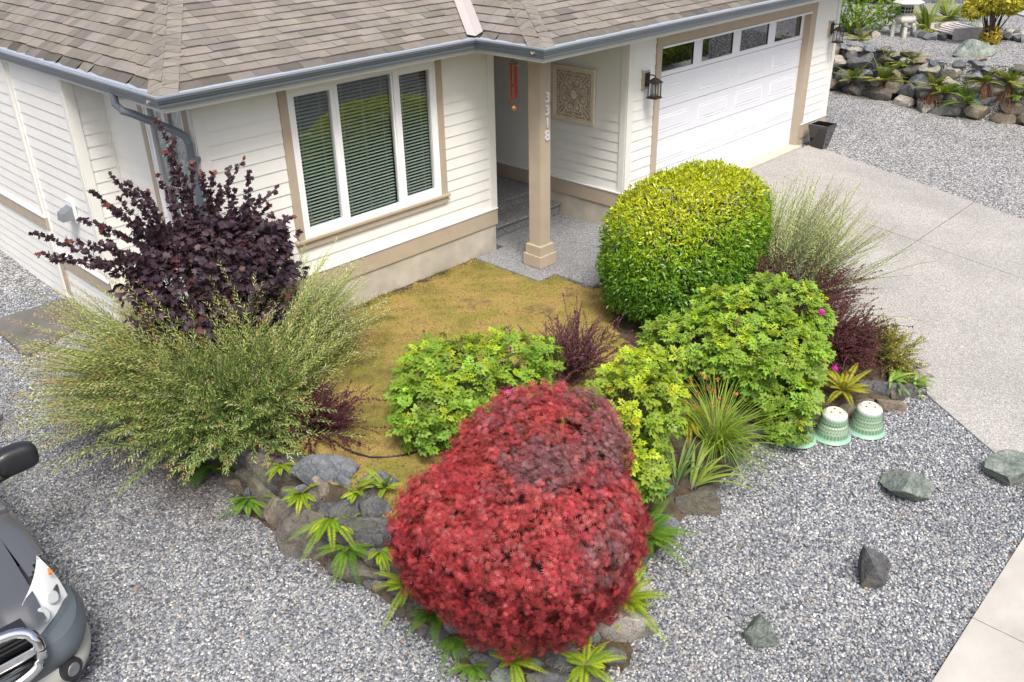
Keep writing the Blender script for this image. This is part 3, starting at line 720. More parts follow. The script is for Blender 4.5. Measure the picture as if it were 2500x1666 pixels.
# porch post with number plate digits
PX, PY = -7.235, .07
pp_ = MB().box((PX-.105, PY-.105, .1), (PX+.105, PY+.105, 2.80)).box((PX-.108, PY-.09, .1), (PX-.105, PY+.09, 2.8)).box((PX-.09, PY-.108, .1), (PX+.09, PY-.105, 2.8))
post = pp_.build('porch_post', M_TAN, house, bevel=.004)
pb = MB().box((PX-.17, PY-.17, -.195), (PX+.17, PY+.17, -.02)).box((PX-.145, PY-.145, -.02), (PX+.145, PY+.145, .12))
pb.build('post_base', M_TAN, post, bevel=.006)
for i, ch in enumerate('3318'):
    cu = bpy.data.curves.new('digit', 'FONT'); cu.body = ch; cu.size = .19; cu.extrude = .008; cu.align_x = 'CENTER'; cu.offset = .002
    t_ = bpy.data.objects.new('tmp', cu); COL.objects.link(t_)
    bpy.context.view_layer.update(); me = bpy.data.meshes.new_from_object(t_.evaluated_get(bpy.context.evaluated_depsgraph_get())); bpy.data.objects.remove(t_)
    zt = ony(1248, (228, 262, 296, 334)[i] - 14, PY-.12)[2]
    R_ = Matrix.Translation((PX+.03, PY-.117, [2.13, 1.96, 1.79, 1.62][i]))@Matrix.Rotation(PI/2, 4, 'X')
    me.transform(R_); link('house_number', me, pbr('brushed_aluminium', (.70, .71, .74), .4, metal=.1), post)
# dryer vent on the side bump-out
vt = MB(); vy = 3.95; vzc = .98
vt.box((-12.115, vy-.11, vzc-.12), (-12.075, vy+.11, vzc+.16)); vto = vt.build('exhaust_vent', M_FLA, house, bevel=.004)
hv = MB(); z0 = vzc-.08
hv.add([(-12.115, vy-.09, z0), (-12.115, vy+.09, z0), (-12.27, vy+.09, z0), (-12.27, vy-.09, z0), (-12.115, vy-.09, z0+.17), (-12.115, vy+.09, z0+.17), (-12.25, vy+.09, z0+.10), (-12.25, vy-.09, z0+.10)], [(0, 1, 2, 3), (4, 7, 6, 5), (0, 3, 7, 4), (1, 5, 6, 2), (3, 2, 6, 7)])
hv.build('vent_hood', pbr('galvanised', (.3, .32, .34), .4, metal=.5), vto)
# lamp mounting blocks
for (a, z) in ((ony(1481, 181, 0)[0]+5.40, ony(1481, 181, 0)[2]), (ony(1907, 63, 0)[0]+5.40, ony(1907, 63, 0)[2])):
    b = MB(); W5.box(b, a-.085, a+.085, z-.15, z+.13, .0, .034); o_ = b.build('mounting_block', M_TAN, house, bevel=.003)
    b = MB(); W5.box(b, a-.095, a+.095, z+.13, z+.147, .0, .05); b.build('block_flashing', M_FLA, o_)

# ------------------------------------------------------------------ things fixed to or standing by the house
def lantern(x, z, label):
    r_ = empty('wall_lantern', (x, -.035, z), label, 'wall lamp', 'lamps beside the garage door')
    MB().box((x-.05, -.055, z-.11), (x+.05, -.036, z+.09)).build('backplate', M_IRON, r_, bevel=.003)
    MB().tube([(x, -.05, z+.045), (x, -.10, z+.065), (x, -.16, z+.065), (x, -.18, z+.055), (x, -.18, z+.03)], .009, 8).build('arm', M_IRON, r_)
    cx, cy = x, -.18
    cap = MB(); hw = .088
    cap.add([(cx-hw, cy-hw, z-.03), (cx+hw, cy-hw, z-.03), (cx+hw, cy+hw, z-.03), (cx-hw, cy+hw, z-.03), (cx-.02, cy-.02, z+.03), (cx+.02, cy-.02, z+.03), (cx+.02, cy+.02, z+.03), (cx-.02, cy+.02, z+.03)],
            [(0, 3, 2, 1), (4, 5, 6, 7), (0, 1, 5, 4), (1, 2, 6, 5), (2, 3, 7, 6), (3, 0, 4, 7)]).box((cx-hw, cy-hw, z-.04), (cx+hw, cy+hw, z-.03))
    cap.build('cap', M_IRON, r_)
    cg = MB(); b = .066
    for sx in (-1, 1):
        for sy in (-1, 1): cg.box((cx+sx*b-.006, cy+sy*b-.006, z-.25), (cx+sx*b+.006, cy+sy*b+.006, z-.04))
    for q in (-1, 1):
        cg.box((cx-.004, cy+q*b-.004, z-.25), (cx+.004, cy+q*b+.004, z-.04)); cg.box((cx+q*b-.004, cy-.004, z-.25), (cx+q*b+.004, cy+.004, z-.04))
    cg.box((cx-.085, cy-.085, z-.265), (cx+.085, cy+.085, z-.25)).box((cx-.075, cy-.075, z-.25), (cx+.075, cy+.075, z-.238))
    cg.build('cage', M_IRON, r_)
    MB().lathe([(.0, -.236), (.038, -.236), (.038, -.06), (.03, -.05), (0, -.05)], (cx, cy, z), 16).build('glass_shade', M_FROST, r_, smooth=True)
lantern(ony(1481, 181, 0)[0]+.015, ony(1481, 181, 0)[2], 'bronze square wall lantern left of the white garage door, nearest the porch')
lantern(ony(1907, 63, 0)[0]+.015, ony(1907, 63, 0)[2], 'bronze square wall lantern right of the garage door, above the black planter')

cx_, cy_, cz_ = onz(1179, 132, 2.74); cx_, cy_ = onx(1179, 140, cx_)[:2]
ch = empty('wind_chime', (cx_, cy_, 2.80), 'copper tube wind chime hanging under the porch eave', 'wind chime')
M_COP = pbr('copper_tube', (.42, .10, .055), .3, metal=.7); M_WOOD = pbr('chime_wood', (.16, .07, .04), .5, var=.2, vs=30)
MB().lathe([(0, 0), (.062, 0), (.066, -.012), (.062, -.03), (0, -.03)], (cx_, cy_, 2.68), 20).build('top_disc', M_WOOD, ch)
c_ = MB().tube([(cx_, cy_, 2.80), (cx_, cy_, 2.68)], .0025, 5)
for k in range(4): c_.tube([(cx_+.045*math.cos(k*PI/2), cy_+.045*math.sin(k*PI/2), 2.65), (cx_, cy_, 2.76)], .0015, 4)
c_.tube([(cx_, cy_, 2.65), (cx_, cy_, 2.12)], .002, 4); c_.build('cord', M_BLACK, ch)
for k in range(5):
    a = k*2*PI/5+.3; L = (.42, .47, .38, .44, .40)[k]
    MB().tube([(cx_+.045*math.cos(a), cy_+.045*math.sin(a), 2.63), (cx_+.045*math.cos(a), cy_+.045*math.sin(a), 2.63-L)], .012, 10).build('tube', M_COP, ch, smooth=False)
MB().lathe([(0, .0), (.03, -.01), (.03, -.02), (0, -.03)], (cx_, cy_, 2.4), 14).build('striker', M_WOOD, ch)
MB().lathe([(0, .035), (.02, .02), (.032, 0), (.02, -.03), (0, -.045)], (cx_, cy_, 2.10), 12).build('wind_catcher', pbr('amber_wood', (.45, .2, .05), .4), ch)

# carved square wall panel
pu0, pu1 = 1.44, .56; pz0, pz1 = 1.36, 2.20
wpl = empty('wall_plaque', (-5.42, 1.0, 1.36), 'square carved cream relief plaque of scrolls and leaves on the porch wall', 'wall plaque')
M_PLQ = pbr('antique_cream', (.74, .65, .53), .7, var=.08, vs=12, bmp=.2, bs_=60); M_PLD = pbr('plaque_ground', (.46, .385, .30), .8, var=.1, vs=20)
PC = Plane((-5.422, 1.0, 0), (0, -1, 0), (-1, 0, 0)); h_ = .42; zc = 1.78
m_ = MB()
for k, (w0, w1, dd) in enumerate(((.0, .035, .04), (.035, .055, .028), (.055, .07, .034))):
    H = h_-w0; I = h_-w1
    PC.box(m_, -H, -I, zc-H, zc+H, 0, dd); PC.box(m_, I, H, zc-H, zc+H, 0, dd); PC.box(m_, -I, I, zc+I, zc+H, 0, dd); PC.box(m_, -I, I, zc-H, zc-I, 0, dd)
m_.build('frame', M_PLQ, wpl, bevel=.003)
m_ = MB(); PC.box(m_, -.352, .352, zc-.352, zc+.352, 0, .014); m_.build('backing', M_PLD, wpl)
m_ = MB()
def pt(r, a, d=.02): return PC.p(r*math.cos(a), zc+r*math.sin(a), d)
def curl(c, r, a0, a1, th=.008, n=16, dec=.5):
    P_ = []
    for i in range(n+1):
        t = i/n; a = a0+(a1-a0)*t; rr = r*(1-dec*t); P_.append(PC.p(c[0]+rr*math.cos(a), zc+c[1]+rr*math.sin(a), .021))
    m_.tube(P_, [th*(1-.5*i/n) for i in range(n+1)], 6)
def petal(c, a, L, wd):
    ca, sa = math.cos(a), math.sin(a); f = lambda u, v, d: PC.p(c[0]+u*ca-v*sa, zc+c[1]+u*sa+v*ca, d)
    m_.add([f(0, 0, .016), f(L*.45, wd, .018), f(L, 0, .018), f(L*.45, -wd, .018), f(L*.45, 0, .032)], [(0, 4, 1), (1, 4, 2), (2, 4, 3), (3, 4, 0)])
for k in range(8):
    a = k*PI/4; petal((0, 0), a, .10, .022); petal((0, 0), a+PI/8, .075, .015)
for k in range(4):
    a = k*PI/2+PI/4
    m_.tube([pt(.1, a), pt(.2, a), pt(.33, a), pt(.44, a)], [.009, .007, .006, .005], 6)
    for s_ in (-1, 1):
        b = a+s_*.42
        curl((.21*math.cos(b), .21*math.sin(b)), .075, a+PI*.5*s_+PI, a+s_*PI*2.6+PI, .009)
        curl((.30*math.cos(a+s_*.28), .30*math.sin(a+s_*.28)), .05, b, b-s_*5, .008)
        curl((.14*math.cos(b), .14*math.sin(b)), .035, b+PI, b+s_*4, .007)
        for q in range(5): petal((.21*math.cos(b), .21*math.sin(b)), b+q*1.25, .045, .012)
        for q in range(4):
            rr = .25+.05*q; petal((rr*math.cos(a+s_*(.12)), rr*math.sin(a+s_*.12)), a+s_*.9, .045, .011)
    c = k*PI/2
    for s_ in (-1, 1):
        for q in range(4): petal(((.2+.04*q)*math.cos(c), (.2+.04*q)*math.sin(c)), c+s_*.8, .05, .012)
        for q in range(6): petal((.325*math.cos(c)-s_*(.03+.045*q)*math.sin(c), .325*math.sin(c)+s_*(.03+.045*q)*math.cos(c)), c+s_*2.1, .042, .012)
m_.build('relief', M_PLQ, wpl, smooth=False)

# black planter by the garage
bx, by = onz(1893, 341, -.02)[:2]; bx += .06; by += .12; bz = -.045
pl = empty('planter', (bx, by, bz), 'tall square tapered glossy black planter beside the garage corner', 'planter')
def sqloft(mb, rows, cx, cy, cz, flip=False):
    vs = []
    for h_, z in rows:
        for sx, sy in ((-1, -1), (1, -1), (1, 1), (-1, 1)): vs.append((cx+sx*h_, cy+sy*h_, cz+z))
    fs = [(i*4+k, i*4+(k+1) % 4, i*4+4+(k+1) % 4, i*4+4+k) for i in range(len(rows)-1) for k in range(4)]
    return mb.add(vs, fs+[(3, 2, 1, 0)])
pm = MB(); sqloft(pm, [(.115, 0), (.14, .12), (.162, .25), (.18, .36), (.195, .42), (.195, .47), (.165, .47), (.155, .38)], bx, by, bz)
pm.build('pot', pbr('black_glaze', (.012, .012, .014), .12, coat=.6), pl, bevel=.006)
MB().box((bx-.16, by-.16, bz+.35), (bx+.16, by+.16, bz+.385)).build('soil', M_SOIL, pl)
MB().box((-6.95, 2.2, .151), (-6.45, 2.75, .165)).build('door_mat', pbr('mat', (.12, .06, .04), .95, var=.4, vs=30), None)
tag(bpy.data.objects['door_mat'], 'small dark red brown mat on the top porch step', 'door mat')

# ------------------------------------------------------------------ leaves
def tpl(kind):
    if kind == 'oval': V = [(0, 0, 0), (-.24, .45, .05), (0, .5, 0), (.24, .45, .05), (0, 1, -.12)]; F = [(0, 2, 4, 1), (0, 3, 4, 2)]
    elif kind == 'broad': V = [(0, 0, 0), (-.33, .42, .05), (0, .5, 0), (.33, .42, .05), (0, 1, -.1)]; F = [(0, 2, 4, 1), (0, 3, 4, 2)]
    elif kind == 'lance': V = [(0, 0, 0), (-.17, .4, .05), (0, .5, .03), (.17, .4, .05), (0, 1, -.22)]; F = [(0, 2, 4, 1), (0, 3, 4, 2)]
    elif kind == 'narrow': V = [(0, 0, 0), (-.105, .45, .02), (0, 1, -.06), (.105, .45, .02)]; F = [(0, 3, 2, 1)]
    elif kind == 'maple':
        V = [(0, 0, 0)]; F = []
        for a, L in ((0, 1), (.55, .95), (-.55, .95), (1.1, .78), (-1.1, .78), (1.75, .5), (-1.75, .5)):
            c, s_ = math.sin(a), math.cos(a); p = lambda u, v, z: (u*s_+v*c, v*s_-u*c, z)
            n = len(V); V += [p(-.062*L**.5, .45*L, .02), p(0, L, -.2*L), p(.062*L**.5, .45*L, .02)]; F.append((0, n+2, n+1, n))
    elif kind == 'lobed':
        V = [(0, .45, .03)]; pr = [(0, 0), (.28, .02), (.42, .3), (.27, .38), (.48, .66), (.2, .68), (0, 1.0), (-.2, .68), (-.48, .66), (-.27, .38), (-.42, .3), (-.28, .02)]
        V += [(x, y, -.12*abs(x)-.1*max(0, y-.5)) for x, y in pr]; F = [(0, 1+i, 1+(i+1) % 12, 1+(i+2) % 12) for i in range(0, 12, 2)]
    elif kind == 'rose':
        V = []; F = []; o = tpl('broad')
        for (bx_, by_, a, L) in ((0, .60, 0, .42), (.02, .52, .95, .40), (-.02, .52, -.95, .40), (.02, .32, 1.15, .36), (-.02, .32, -1.15, .36), (.01, .12, 1.35, .28), (-.01, .12, -1.35, .28)):
            n = len(V); c, s_ = math.cos(a), math.sin(a)
            for x, y, z in o[0]: V.append((bx_+L*(x*c+y*s_), by_+L*(y*c-x*s_), L*z-.06*(by_+y*L*c)**2+.02))
            F += [tuple(i+n for i in f) for f in o[1]]
    elif kind == 'blade': V = [(-.04, 0, 0), (.04, 0, 0), (.05, .5, .0), (-.05, .5, .0), (0, 1, -.1)]; F = [(0, 1, 2, 3), (3, 2, 4, 4)]
    return np.array(V, float), F
class Leaves:
    def __init__(s, kind): s.V, s.F = tpl(kind); s.P = []; s.D = []; s.U = []; s.S = []; s.C = []
    def add(s, P, D, U, Sz, C):
        P = np.atleast_2d(P); n = len(P); s.P.append(P); s.D.append(np.broadcast_to(D, (n, 3))); s.U.append(np.broadcast_to(U, (n, 3)))
        s.S.append(np.broadcast_to(Sz, (n,))); s.C.append(np.broadcast_to(C, (n, 3)))
    def build(s, name, mat, parent):
        P = np.concatenate(s.P); D = unit(np.concatenate(s.D)); U = np.concatenate(s.U); Sz = np.concatenate(s.S); C = np.clip(np.concatenate(s.C), .002, 1)
        X = unit(np.cross(D, U)); Z = np.cross(X, D); n, m = len(P), len(s.V)
        V = P[:, None]+Sz[:, None, None]*(s.V[None, :, 0:1]*X[:, None]+s.V[None, :, 1:2]*D[:, None]+s.V[None, :, 2:3]*Z[:, None])
        base = (np.arange(n)*m)[:, None, None]
        q = np.array([f for f in s.F if len(set(f)) == 4]); tr = [f for f in s.F if len(set(f)) == 3]
        if tr: q = np.array([f for f in s.F if len(set(f)) == 4])
        o = np_mesh(name, V.reshape(-1, 3), (base+q[None]).reshape(-1, 4), mat, parent, np.repeat(C, m, 0))
        o['leaves'] = n; return o
def rdir(n, g=RNG): return unit(g.normal(size=(n, 3)))
def colr(base, n, dv=.12, g=RNG, hue=.05):
    c = np.array(base)[None]*(1+g.normal(0, dv, (n, 1)))*(1+g.normal(0, hue, (n, 3))); return np.clip(c, .003, 1)
def blob_surface(blobs, n, p=2.0, g=RNG, zmin=None, lump=.08, lsc=5, depth=(.82, 1.04), seed=3):
    """points spread over the union of ellipsoids (c, r), their outward normals; p>2 = boxier"""
    A = np.array([r[0]*r[1]+r[1]*r[2]+r[0]*r[2] for c, r in blobs]); out = []; nr = []; rel = []
    for (c, r), k in zip(blobs, (A/A.sum()*n).astype(int)):
        v = rdir(k*2, g)
        sc = 1/((np.abs(v)**p).sum(1)[:, None]**(1/p)); d = g.uniform(*depth, (len(v), 1))
        q = v*sc; nn = unit(np.sign(q)*np.abs(q)**(p-1)/np.array(r)); P = q*np.array(r)
        P = P*(1+lump*wob(P+np.array(c), lsc, seed)[:, None])*d+np.array(c)
        # area correction: keep with probability ~ radius product / max
        ok = np.ones(len(P), bool)
        for (c2, r2) in blobs:
            if c2 is c: continue
            ok &= ((np.abs((P-np.array(c2))/np.array(r2))**p).sum(1) > .80)
        if zmin is not None: ok &= P[:, 2] > (zmin(P[:, 0], P[:, 1]) if callable(zmin) else zmin)
        P, nn, d = P[ok][:k], nn[ok][:k], d[ok][:k]
        out.append(P); nr.append(nn); rel.append(d[:, 0])
    return np.concatenate(out), np.concatenate(nr), np.concatenate(rel)
def stems(mb, base, tips, r0=.012, r1=.003, g=RNG, sag=.1, n=5):
    for t in tips:
        b = np.array(base)+g.normal(0, .03, 3)*[1, 1, 0]; t = np.array(t); m = (b+t)/2+g.normal(0, .04, 3)+vec(0, 0, sag)
        P = [(1-s_)**2*b+2*s_*(1-s_)*m+s_*s_*t for s_ in np.linspace(0, 1, n)]
        mb.tube(P, list(np.linspace(r0, r1, n)), 5, caps=False)
UP = vec(0, 0, 1)
VIEWN = unit(vec(-.62, -.5, .6))
# --- red laceleaf maple at the tip of the bed
def maple():
    g = np.random.default_rng(11); base = (-11.95, -4.2, -.55)
    r_ = empty('maple_shrub', base, 'dome shaped dwarf maple with bright red and dull purple leaves', 'maple')
    blobs = [((-12.0, -4.12, .10), (.895, .885, .795)), ((-11.55, -3.90, .56), (.70, .68, .48)), ((-11.66, -4.36, .05), (.55, .55, .62)), ((-12.36, -3.84, .16), (.58, .58, .60))]
    def onblob(px, py):
        r = ray(px, py)
        for t in np.arange(3, 12, .03):
            q = CAM+r*t
            if any((((q-np.array(c))/np.array(rr))**2).sum() < 1 for c, rr in blobs): return q
        return q
    PA, PB, PC_ = onblob(1215, 1055), onblob(1400, 1290), onblob(1400, 1010)
    L = Leaves('maple'); zf = lambda x, y: terrain(x, y)+.12
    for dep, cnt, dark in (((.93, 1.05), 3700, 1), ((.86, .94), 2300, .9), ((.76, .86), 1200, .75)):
        P, Nn, rel = blob_surface(blobs, cnt, 2.2, g, zf, .055, 5, dep)
        k = 8
        tw = unit(Nn*.55+UP*.75*np.maximum(Nn[:, 2:3], .1)+vec(0, 0, -.15)+rdir(len(P), g)*.3)
        # colour patches of purple and red foliage
        w_ = .45*wob(P, 3.2, 5)+1.1*np.exp(-(((P-PA)/.30)**2).sum(1))+.62*np.exp(-(((P-PB)/.42)**2).sum(1))+.9*np.exp(-(((P-PC_)/.36)**2).sum(1))+.30*sst((P[:, 2]-.55)/.3)*(P[:, 0] > -11.9)-.2*(P[:, 0] < -12.2)
        pur = sst((w_-.25+g.normal(0, .16, len(P))+.18*wob(P, 14, 6))/.6)[:, None]
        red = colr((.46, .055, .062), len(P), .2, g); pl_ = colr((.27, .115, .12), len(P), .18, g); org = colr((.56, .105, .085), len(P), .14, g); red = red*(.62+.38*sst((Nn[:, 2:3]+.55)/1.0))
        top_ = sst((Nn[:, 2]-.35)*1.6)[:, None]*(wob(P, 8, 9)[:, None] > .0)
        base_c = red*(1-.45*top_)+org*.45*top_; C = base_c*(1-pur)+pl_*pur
        for j in range(k):
            a = 2*PI*j/k+g.uniform(0, 6, len(P)); t1 = unit(np.cross(tw, rdir(len(P), g))); t2 = np.cross(tw, t1)
            d = unit(t1*np.cos(a)[:, None]+t2*np.sin(a)[:, None]+tw*g.uniform(-.1, .9, (len(P), 1))+vec(0, 0, -.25))
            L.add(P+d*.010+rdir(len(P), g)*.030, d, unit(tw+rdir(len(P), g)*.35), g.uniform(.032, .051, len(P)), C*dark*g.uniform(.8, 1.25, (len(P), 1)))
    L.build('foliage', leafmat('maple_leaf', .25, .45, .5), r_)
    mb = MB(); mb.tube([(-11.95, -4.2, -.75), (-11.95, -4.18, -.3), (-11.9, -4.1, -.05)], [.05, .04, .035], 8)
    P, Nn, rel = blob_surface(blobs, 130, 2, g, zf, .05, 5, (.7, .9)); stems(mb, (-11.93, -4.12, -.15), P, .016, .004, g, .05)
    mb.build('trunk', M_PSTEM, r_)
maple()

# --- clipped laurel hedge block
def hedge():
    g = np.random.default_rng(12); c = (-6.74, -2.08, .53)
    r_ = empty('clipped_hedge', (-6.6, -2.1, -.3), 'large clipped rounded laurel hedge with yellow green top and dark green sides', 'hedge')
    L = Leaves('lance'); blobs = [(c, (1.3, .73, .90))]
    for dep, cnt in (((.96, 1.03), 8500), ((.90, .97), 4200), ((.80, .9), 1500)):
        P, Nn, rel = blob_surface(blobs, cnt, 3.0, g, -.26, .028, 5, dep)
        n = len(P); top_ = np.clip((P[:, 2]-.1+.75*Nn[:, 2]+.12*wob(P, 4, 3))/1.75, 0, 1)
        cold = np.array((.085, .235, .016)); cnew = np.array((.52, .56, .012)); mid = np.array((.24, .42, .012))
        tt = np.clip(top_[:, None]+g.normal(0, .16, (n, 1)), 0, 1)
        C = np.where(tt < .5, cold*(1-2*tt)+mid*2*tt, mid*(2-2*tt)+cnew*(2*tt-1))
        C = C*(1+g.normal(0, .15, (n, 1)))
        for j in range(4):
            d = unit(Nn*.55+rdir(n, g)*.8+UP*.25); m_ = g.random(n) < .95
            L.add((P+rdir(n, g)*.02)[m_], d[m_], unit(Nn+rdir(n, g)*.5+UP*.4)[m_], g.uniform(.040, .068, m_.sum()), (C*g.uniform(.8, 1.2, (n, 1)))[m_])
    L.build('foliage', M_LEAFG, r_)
    mb = MB(); P, Nn, rel = blob_surface(blobs, 120, 3, g, -.1, .02, 5, (.7, .92))
    for bx_ in (-7.3, -6.9, -6.5, -6.1): stems(mb, (bx_, -2.1, -.4), P[np.abs(P[:, 0]-bx_) < .35], .02, .005, g, .05)
    mb.build('stem', M_BARK, r_)
hedge()

# --- rugosa roses
M_PET = leafmat('rose_petal', .25, .6, .2)
def rose(name_label, blobs, base, seed, cnt, yel, flowers, tone=(1, 1, 1)):
    g = np.random.default_rng(seed); r_ = empty('rose_bush', base, name_label, 'rose bush', 'rugosa rose bushes in the bed')
    L = Leaves('rose'); zf = lambda x, y: terrain(x, y)+.10
    for dep, k, n_ in (((.9, 1.06), 6, cnt), ((.72, .9), 5, cnt//2)):
        P, Nn, rel = blob_surface(blobs, n_, 2.0, g, zf, .13, 5, dep, seed); n = len(P)
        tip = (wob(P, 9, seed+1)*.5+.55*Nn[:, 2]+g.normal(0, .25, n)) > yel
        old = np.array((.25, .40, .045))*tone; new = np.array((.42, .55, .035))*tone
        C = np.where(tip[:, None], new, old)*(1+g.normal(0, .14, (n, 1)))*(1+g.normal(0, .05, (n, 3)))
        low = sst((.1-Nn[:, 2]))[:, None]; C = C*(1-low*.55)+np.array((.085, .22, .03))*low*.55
        ax = unit(Nn*.5+UP*.7+rdir(n, g)*.3)
        for j in range(k):
            t1 = unit(np.cross(ax, rdir(n, g))); el = g.uniform(-.15, .75, (n, 1))
            d = unit(t1+ax*el); sz = np.where(tip, g.uniform(.07, .12, n), g.uniform(.085, .16, n))
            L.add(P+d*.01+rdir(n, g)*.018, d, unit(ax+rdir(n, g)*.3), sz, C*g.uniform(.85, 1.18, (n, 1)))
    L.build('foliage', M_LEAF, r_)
    mb = MB(); P, Nn, rel = blob_surface(blobs, 70, 2, g, zf, .05, 5, (.75, 1)); stems(mb, base, P, .009, .003, g, .1)
    mb.build('stem', M_BARK, r_)
    for (px, py, sz, typ) in flowers:
        # project the bloom onto the outer surface of the bush along the view ray
        r = ray(px, py); best = None
        for t in np.arange(3, 16, .03):
            q = CAM+r*t
            if any((((q-np.array(c))/(np.array(rr)*1.06))**2).sum() < 1 for c, rr in blobs): best = q-r*.07; break
        if best is None: best = CAM+r*(np.dot(np.array(blobs[0][0])-CAM, r)/np.dot(r, r))
        fm = Leaves('broad'); k = 6 if typ == 'open' else 4
        a = np.arange(k)*2*PI/k; sp = .75 if typ == 'open' else .25
        ax = unit(vec(-.3, -.5, .9)); t1 = unit(np.cross(ax, vec(1, 0, 0))); t2 = np.cross(ax, t1)
        D = (t1[None]*np.cos(a)[:, None]+t2[None]*np.sin(a)[:, None])*sp+ax*(.55 if typ == 'open' else 1)
        sz *= 1.35; fm.add(np.repeat(best[None], k, 0), D, ax[None]+0*D, sz*np.ones(k)*1.0, colr((.62, .02, .42) if typ != 'bud' else (.40, .04, .10), k, .1, g))
        if typ == 'open': fm.add(np.repeat(best[None], k, 0), D*.7+ax*.5, ax[None]+0*D, sz*.7*np.ones(k), colr((.70, .03, .50), k, .1, g))
        fm.build('flower', M_PET, r_)
        MB().tube([best-vec(0, 0, .12), best], .0025, 5).build('flower_stalk', M_GSTEM, r_)
rose('bright green rose bush in the bed behind the maple with one open magenta bloom', [((-10.85, -2.0, .16), (.55, .58, .46)), ((-10.3, -2.2, .2), (.42, .5, .40)), ((-11.2, -2.15, .08), (.40, .42, .40)), ((-11.05, -2.7, -.10), (.30, .32, .26)), ((-9.95, -2.35, .22), (.22, .25, .2))], (-10.6, -2.2, -.3), 21, 330, .55,
     [(1172, 909, .062, 'open'), (1172, 803, .035, 'half'), (1103, 849, .03, 'half'), (974, 764, .03, 'half'), (1171, 762, .03, 'half'), (1258, 798, .028, 'half'), (1025, 775, .018, 'bud'), (1062, 778, .02, 'bud'), (1100, 768, .02, 'bud'), (1040, 845, .018, 'bud')])
rose('pale yellow green rose bush right behind the maple beside the iris leaves', [((-10.05, -3.72, .22), (.42, .42, .42)), ((-9.75, -3.55, .28), (.36, .36, .36)), ((-10.45, -4.05, -.0), (.28, .3, .34))], (-10.1, -3.7, -.35), 22, 190, .45,
     [(1558, 858, .028, 'half'), (1450, 990, .018, 'bud')], (1.12, 1.05, .95))
rose('biggest rose bush, between the hedge and the upturned green pots', [((-8.0, -3.6, .20), (.68, .60, .48)), ((-7.42, -3.8, .22), (.53, .50, .45)), ((-8.55, -3.2, .12), (.34, .40, .30)), ((-8.0, -4.15, .12), (.52, .48, .42)), ((-8.32, -4.50, -.12), (.32, .28, .28)), ((-8.52, -4.60, -.30), (.16, .15, .14))], (-8.0, -3.9, -.4), 23, 560, .6,
     [(1886, 720, .042, 'open'), (1920, 728, .025, 'half'), (1888, 832, .025, 'half'), (1918, 848, .032, 'open'), (1941, 828, .025, 'half'), (1746, 782, .02, 'bud'), (1690, 740, .028, 'half'), (1815, 705, .02, 'bud'), (1780, 850, .022, 'half')])

# --- dark purple ninebark in front of the house corner
def ninebark():
    g = np.random.default_rng(31); base = (-12.0, .85, -.3)
    r_ = empty('purple_shrub', base, 'tall ninebark shrub with dark purple leaves and arching shoots before the house corner', 'shrub')
    blobs = [((-12.0, .75, 1.12), (.60, .52, .52)), ((-11.55, .65, .95), (.52, .45, .52)), ((-12.35, .75, .95), (.42, .42, .42)), ((-11.95, .55, .60), (.72, .5, .5)), ((-11.4, .55, 1.2), (.30, .28, .28))]
    L = Leaves('lobed'); mb = MB()
    for dep, cnt in (((.95, 1.28), 750), ((.8, 1.02), 1300), ((.55, .85), 900)):
        P, Nn, rel = blob_surface(blobs, cnt, 2, g, -.1, .26, 6, dep); n = len(P)
        for j in range(2):
            d = unit(Nn*.6+rdir(n, g)*.7+vec(0, 0, -.25)); C = colr((.072, .044, .060), n, .25, g, .08)
            C = np.where(g.random((n, 1)) < .03, np.array((.13, .04, .035)), C)
            L.add(P+rdir(n, g)*.03, d, unit(Nn+UP*.8+rdir(n, g)*.5), g.uniform(.06, .095, n), C)
    shoots = [(355, 268, .0), (395, 315, .1), (560, 365, 0), (640, 430, 0), (675, 498, 0), (68, 535, 0), (90, 582, 0), (205, 435, 0), (240, 470, .0), (285, 415, 0), (150, 550, 0), (525, 385, 0), (340, 440, 0), (600, 455, 0), (655, 590, 0), (120, 600, 0), (490, 400, 0), (180, 500, 0), (460, 395, 0), (310, 430, 0), (380, 345, 0), (420, 400, 0), (445, 372, 0), (575, 395, 0), (620, 470, 0), (640, 520, 0), (645, 555, 0), (265, 450, 0), (230, 520, 0), (215, 560, 0), (195, 610, 0), (505, 430, 0), (365, 400, 0), (540, 440, 0), (590, 500, 0), (250, 400, 0)]
    for i, (px, py, _) in enumerate(shoots):
        tip = ony(px, py, g.uniform(.35, .75) if px > 160 else .9); b = np.array((-11.95+g.normal(0, .22), .7, .8+g.normal(0, .12)))
        m = b*.4+tip*.6+vec(g.normal(0, .06), 0, .10+g.normal(0, .06)); P_ = [(1-t)**2*b+2*t*(1-t)*m+t*t*tip for t in np.linspace(0, 1, 12)]
        mb.tube(P_, list(np.linspace(.009, .0025, 12)), 5, caps=False)
        for t in np.arange(.3, 1.01, .04):
            p = (1-t)**2*b+2*t*(1-t)*m+t*t*tip; ax = unit(tip-b)
            k = 3; d = unit(rdir(k, g)*1.0+ax*.5+vec(0, 0, -.1)); c = colr((.062, .033, .046) if t < .95 or i % 2 else (.18, .045, .035), k, .2, g)
            L.add(p[None]+rdir(k, g)*.012, d, unit(vec(-.5, -.4, .7)+rdir(k, g)*.5), g.uniform(.06, .09, k)*(1.15-.45*t), c)
    L.build('foliage', M_LEAF, r_)
    P, Nn, rel = blob_surface(blobs, 90, 2, g, .1, .1, 5, (.7, .95)); stems(mb, (-12.0, .8, -.3), P, .014, .004, g, .05)
    mb.build('stem', M_PSTEM, r_)
ninebark()

